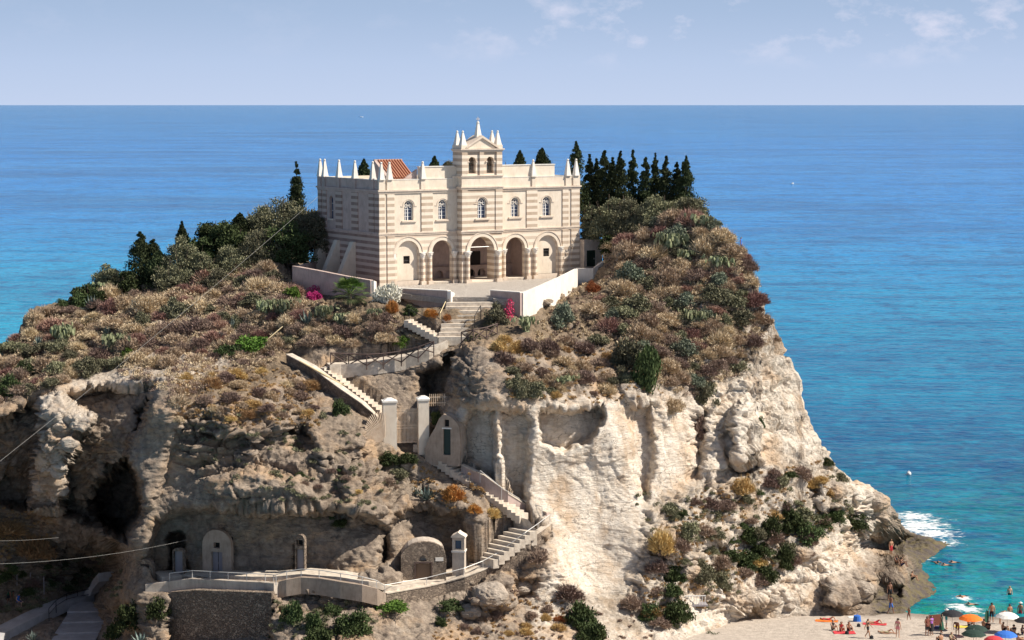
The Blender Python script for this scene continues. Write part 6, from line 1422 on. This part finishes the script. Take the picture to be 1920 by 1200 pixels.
person(B(1764,1206), 'sit', 200, 'broad tanned person sitting at the bottom edge beside the yellow towel', 0, 0, 'black')
person(B(1783,1204), 'sit', 40, 'person in a khaki top sitting left of the dark green umbrella', 1, 0, 'black', True, shirt='khaki')
person(B(1859,1168), 'stand', 175, 'man in black shorts standing with his back turned, a board in his left hand', 0, 0, 'black', scale=1.08)
person(B(1875,1170), 'bend', 60, 'person bending down beyond the white umbrella', 0, 0, 'brown')
person(W(1893,1158), 'stand', 190, 'person wading in shallow water above the white umbrella', 0, 0, 'black', wade=.45)
person(W(1913,1150), 'stand', 160, 'person in a white cap wading at the right edge', 0, 0, 'red', wade=.7, hat='white')
person(B(1901,1190), 'sit', 190, 'person in a black swimsuit sitting with the back turned beyond the blue umbrella', 0, 0, 'black', True)
person(B(1916,1190), 'sit', 60, 'person sitting at the right edge beside the one in a black swimsuit', 0, 0, 'navy', True)
person(B(1880,1185), 'sit', 100, 'person just visible behind the blue umbrella', 0, 1, 'black')
person(B(1844,1179), 'sit', 120, 'left one of a pair sitting behind the dark green umbrellas', 0, 0, 'black')
person(B(1852,1182), 'sit', 160, 'right one of a pair sitting behind the dark green umbrellas', 2, 0, 'black', True)
person(B(1816,1175), 'sit', 60, 'person sitting in the shade of the orange umbrella', 2, 0, 'navy')
person(B(1908,1206), 'sit', 100, 'person sitting at the bottom right corner', 0, 0, 'brown')
person(W(1750,1054), 'swim', 40, 'swimmer closest to the flat sea rock', 0, 0, 'black')
person(W(1781,1060), 'swim', -100, 'swimmer at the front of a pair beyond the flat rock', 0, 0, 'black')
person(W(1796,1055), 'swim', -100, 'swimmer at the back of a pair beyond the flat rock', 0, 0, 'black')
person(W(1810,1118), 'swim', -60, 'swimmer splashing in white foam', 0, 0, 'black')
person(W(1829,1134), 'swim', -100, 'swimmer beside the larger patch of foam', 0, 0, 'black')
person(W(1893,1115), 'stand', 0, 'person standing chest deep far out at the right', 1, 2, 'black', wade=.85)
person(ground(1389,472)+Vector((0,0,.05)), 'stand', 60, 'tiny person standing among the twigs on the right skyline', 0, 0, 'navy', shirt='blue', scale=.8)
person(base(17,1135)+Vector((0,0,.1)), 'bend', 60, 'person in a green top bending over at the bottom left', 2, 0, 'black', shirt='green')
person(base(33,1140)+Vector((0,0,.1)), 'perch', 70, 'person in a blue shirt seated at the bottom left', 1, 0, 'navy', shirt='blue')
MB().frustum(0, 0, 0, .46, .3, .26, 8).build('boulder', M['rock'] , None).location = base(33,1140)+Vector((0,0,.08))
tag(bpy.data.objects['boulder'], 'small grey boulder under the person in the blue shirt', 'boulder')
# umbrellas
def umbrella(px, py, r, col, label, h=2.0, tilt=0):
    p = B(px, py); o = thing('beach_umbrella', label, 'umbrella', p, random.uniform(0, 1)); o.rotation_euler.x = tilt
    n = 8; q = MB(); vs = [(0, 0, h)]; fs = []
    for j, (rr, dz) in enumerate(((.35, .045), (.7, .17), (1.0, .40))):
        for k in range(2*n):
            sc_ = 1 if k % 2 == 0 else (.965 if j == 2 else .985); a = math.pi*k/n; vs.append((r*rr*sc_*math.cos(a), r*rr*sc_*math.sin(a), h-dz*r*(1 if k % 2 == 0 else .93)))
    m_ = 2*n
    fs += [(0, 1+k, 1+(k+1) % m_) for k in range(m_)]
    for j in range(2): fs += [(1+j*m_+k, 1+(j+1)*m_+k, 1+(j+1)*m_+(k+1) % m_, 1+j*m_+(k+1) % m_) for k in range(m_)]
    q.add(vs, fs); q.build('canopy', CL[col], o)
    for k in range(n):
        a = 2*math.pi*k/n; MB().tube([(0, 0, h-.03), (r*.7*math.cos(a), r*.7*math.sin(a), h-.19*r), (r*math.cos(a), r*math.sin(a), h-.42*r)], .008, 4).build('rib', M['rail'], o)
    MB().tube([(0, 0, -.25), (0, 0, h+.1)], .022, 6).build('pole', M['rail'], o)
    return o
umbrella(1785,1182,.98,'black','black beach umbrella open at the water edge',1.75)
umbrella(1819,1194,1.0,'orange','bright orange beach umbrella',1.9)
umbrella(1888,1186,1.0,'white','white beach umbrella right of the orange one',1.75)
umbrella(1830,1208,.95,'dkgreen','dark green beach umbrella, the rear one of two overlapping',1.6)
umbrella(1825,1221,1.0,'dkgreen','dark green beach umbrella, the front one of two overlapping',1.75)
umbrella(1885,1222,.95,'blue','blue beach umbrella at the bottom right',1.7)
umbrella(1863,1232,.8,'red','pale red beach umbrella top at the bottom edge left of the blue one',1.7)
umbrella(1921,1190,.9,'black','black umbrella cut by the right edge',1.5)
# towels, bags, board
def towel(px, py, w_, l_, rz, col, label):
    p = B(px, py)+Vector((0, 0, .06)); n = 7; q = MB(); vs = []
    for i in range(n):
        for j in range(n): x_ = (i/(n-1)-.5)*w_; y_ = (j/(n-1)-.5)*l_; vs.append((x_, y_, .012*math.sin(5*x_+7*y_)))
    q.add(vs, [(i*n+j, i*n+j+1, (i+1)*n+j+1, (i+1)*n+j) for i in range(n-1) for j in range(n-1)])
    v0 = len(q.v); q.add([(a, b, c-.02) for a, b, c in vs], [(i*n+j, (i+1)*n+j, (i+1)*n+j+1, i*n+j+1) for i in range(n-1) for j in range(n-1)])
    o = q.build('beach_towel', CL[col]); o.location = p; o.rotation_euler.z = math.radians(rz); tag(o, label, 'towel')
towel(1583,1187,1.8,1.0,0,'red','red towel under the three people sitting in a row')
towel(1550,1165,1.9,.8,-10,'orange','orange towel under the person lying below the cliff')
towel(1640,1171,2.0,.8,-10,'red','long red towel under the person lying near the blue bag')
towel(1766,1210,1.5,.9,0,'yellow','yellow towel at the bottom edge of the beach')
towel(1804,1176,1.3,.8,10,'yellow','yellow green towel left of the orange umbrella')
towel(1757,1178,1.0,1.3,10,'navy','dark blue towel behind the woman in purple')
towel(1600,1158,.9,.5,10,'white','small white towel above the blue bag')
def bag(px, py, col, label, s=.5):
    q = MB(); q.frustum(0, 0, 0, .42*s*2, s*.62, s*.5, 10); q.tube([(-.2*s, 0, .8*s), (0, 0, 1.15*s), (.2*s, 0, .8*s)], .02, 5)
    o = q.build('beach_bag', CL[col]); o.location = B(px, py); tag(o, label, 'bag')
bag(1607,1165,'blue','blue beach bag near the long red towel', .6)
bag(1588,1189,'black','black bag in front of the red towel', .3)
bag(1610,1175,'black','small dark bag left of the long red towel', .28)
bag(1634,1198,'black','dark bag behind the woman in the black bikini', .3)
bag(1773,1210,'navy','dark blue bag beside the yellow towel', .4)
wc = thing('beach_windbreak', 'brown and blue folding beach windbreak behind the woman in purple', 'windbreak', B(1752,1174), .3)
MB().box(-.55, .55, -.02, .02, .05, 1.0).build('cloth', CL['brown'], wc)
for s in (-.55, .55): MB().tube([(s, 0, -.2), (s, 0, 1.1)], .02, 5).build('post', M['grey_wood'], wc)
bd = MB(); bd.prism([(-.19, .1), (-.12, 0), (.12, 0), (.19, .1), (.22, .5), (.17, .95), (0, 1.15), (-.17, .95), (-.22, .5)], -.03, .03); bd = bd.build('body_board', CL['green']); bd.location = B(1850,1168); bd.rotation_euler.z = .5
tag(bd, 'dark bodyboard held upright beside the man in black shorts', 'bodyboard')
# boats and buoy
def boat(px, py, L, label, rz=.2):
    o = thing('motor_boat', label, 'boat', Pz(px, py, 0), rz); q = MB(); w_ = L*.16
    st = [(-.5, .85, 0), (-.1, 1, 0), (.3, .75, .04), (.5, .02, .12)]; vs = []
    for t, ww, dz in st: vs += [(t*L, -w_*ww, .11*L+dz*L), (t*L, -w_*ww*.6, -.02*L), (t*L, w_*ww*.6, -.02*L), (t*L, w_*ww, .11*L+dz*L)]
    fs = [(i*4+k, i*4+k+1, i*4+k+5, i*4+k+4) for i in range(3) for k in range(3)]+[(i*4+3, i*4, i*4+4, i*4+7) for i in range(3)]+[(0, 3, 2, 1)]
    q.add(vs, fs); q.build('hull', M['white_paint'], o); MB().box(-.15*L, .12*L, -w_*.6, w_*.6, .11*L, .24*L).build('cabin', M['white_paint'], o)
    MB().box(.121*L, .13*L, -w_*.5, w_*.5, .15*L, .22*L).build('windscreen', M['glass'], o)
boat(677,220,15,'tiny white motor boat far out near the horizon'); boat(1486,345,3.2,'small boat alone on the blue water right of the hilltop cypresses', 1.0)
by_ = MB().ball((0, 0, .1), .3, 12, 8).tube([(0, 0, .3), (0, 0, .55)], .03, 5).build('mooring_buoy', M['white_paint'], smooth=True); by_.location = Pz(1704,890,0); tag(by_, 'white mooring buoy floating off the tip of the headland', 'buoy')
# boulders of the shore
def boulder(px, py, rpx, label, m='rock', hs=.7, seed=0):
    p = ground(px, py) if px < 1690 else W(px, py); s = FPX/p.y; b = bmesh.new(); bmesh.ops.create_icosphere(b, subdivisions=4, radius=1)
    co = np.array([v.co[:] for v in b.verts]); e = seed*3.7
    d = 1+.28*fbm(co[:, 0]*1.1+e, co[:, 1]*1.1, co[:, 2]*1.1, 3)+.10*fbm(co[:, 0]*4+e, co[:, 1]*4, co[:, 2]*5, 3, .6, True)
    for i, v in enumerate(b.verts): v.co = Vector(co[i]*d[i]*rpx/s); v.co.z *= hs
    m_ = bpy.data.meshes.new('boulder'); b.to_mesh(m_); b.free(); m_.materials.append(M[m])
    if m == 'rock':
        at = m_.attributes.new('white', 'FLOAT', 'POINT'); at.data.foreach_set('value', [.3]*len(m_.vertices))
    o = bpy.data.objects.new('boulder', m_); COL.objects.link(o); o.location = p+Vector((0, 0, rpx/s*.15)); o.rotation_euler.z = seed; tag(o, label, 'boulder')
for i, (px, py, r, lb) in enumerate(((1562,925,26,'big pale bedded boulder below the right skyline'),(1640,945,26,'knobbly grey rock at the tip of the headland'),(920,1118,32,'large round boulder under the curved rubble wall'),(980,1105,20,'pale boulder right of the large round one under the rubble wall'),(885,1150,22,'dark boulder left of the large round one at the bottom centre'),(1615,1108,22,'split brown boulder above the beach'),(1500,1040,24,'pale block on the lower right slope'),(1290,1075,24,'pale block above the bushes of the lowest slope'),(1225,1060,20,'rounded grey block right of the white cliff foot'),(1450,1128,14,'small pale boulder at the back of the beach'),(1480,1140,10,'smallest boulder at the back of the beach'))): boulder(px, py, r, lb, seed=i)
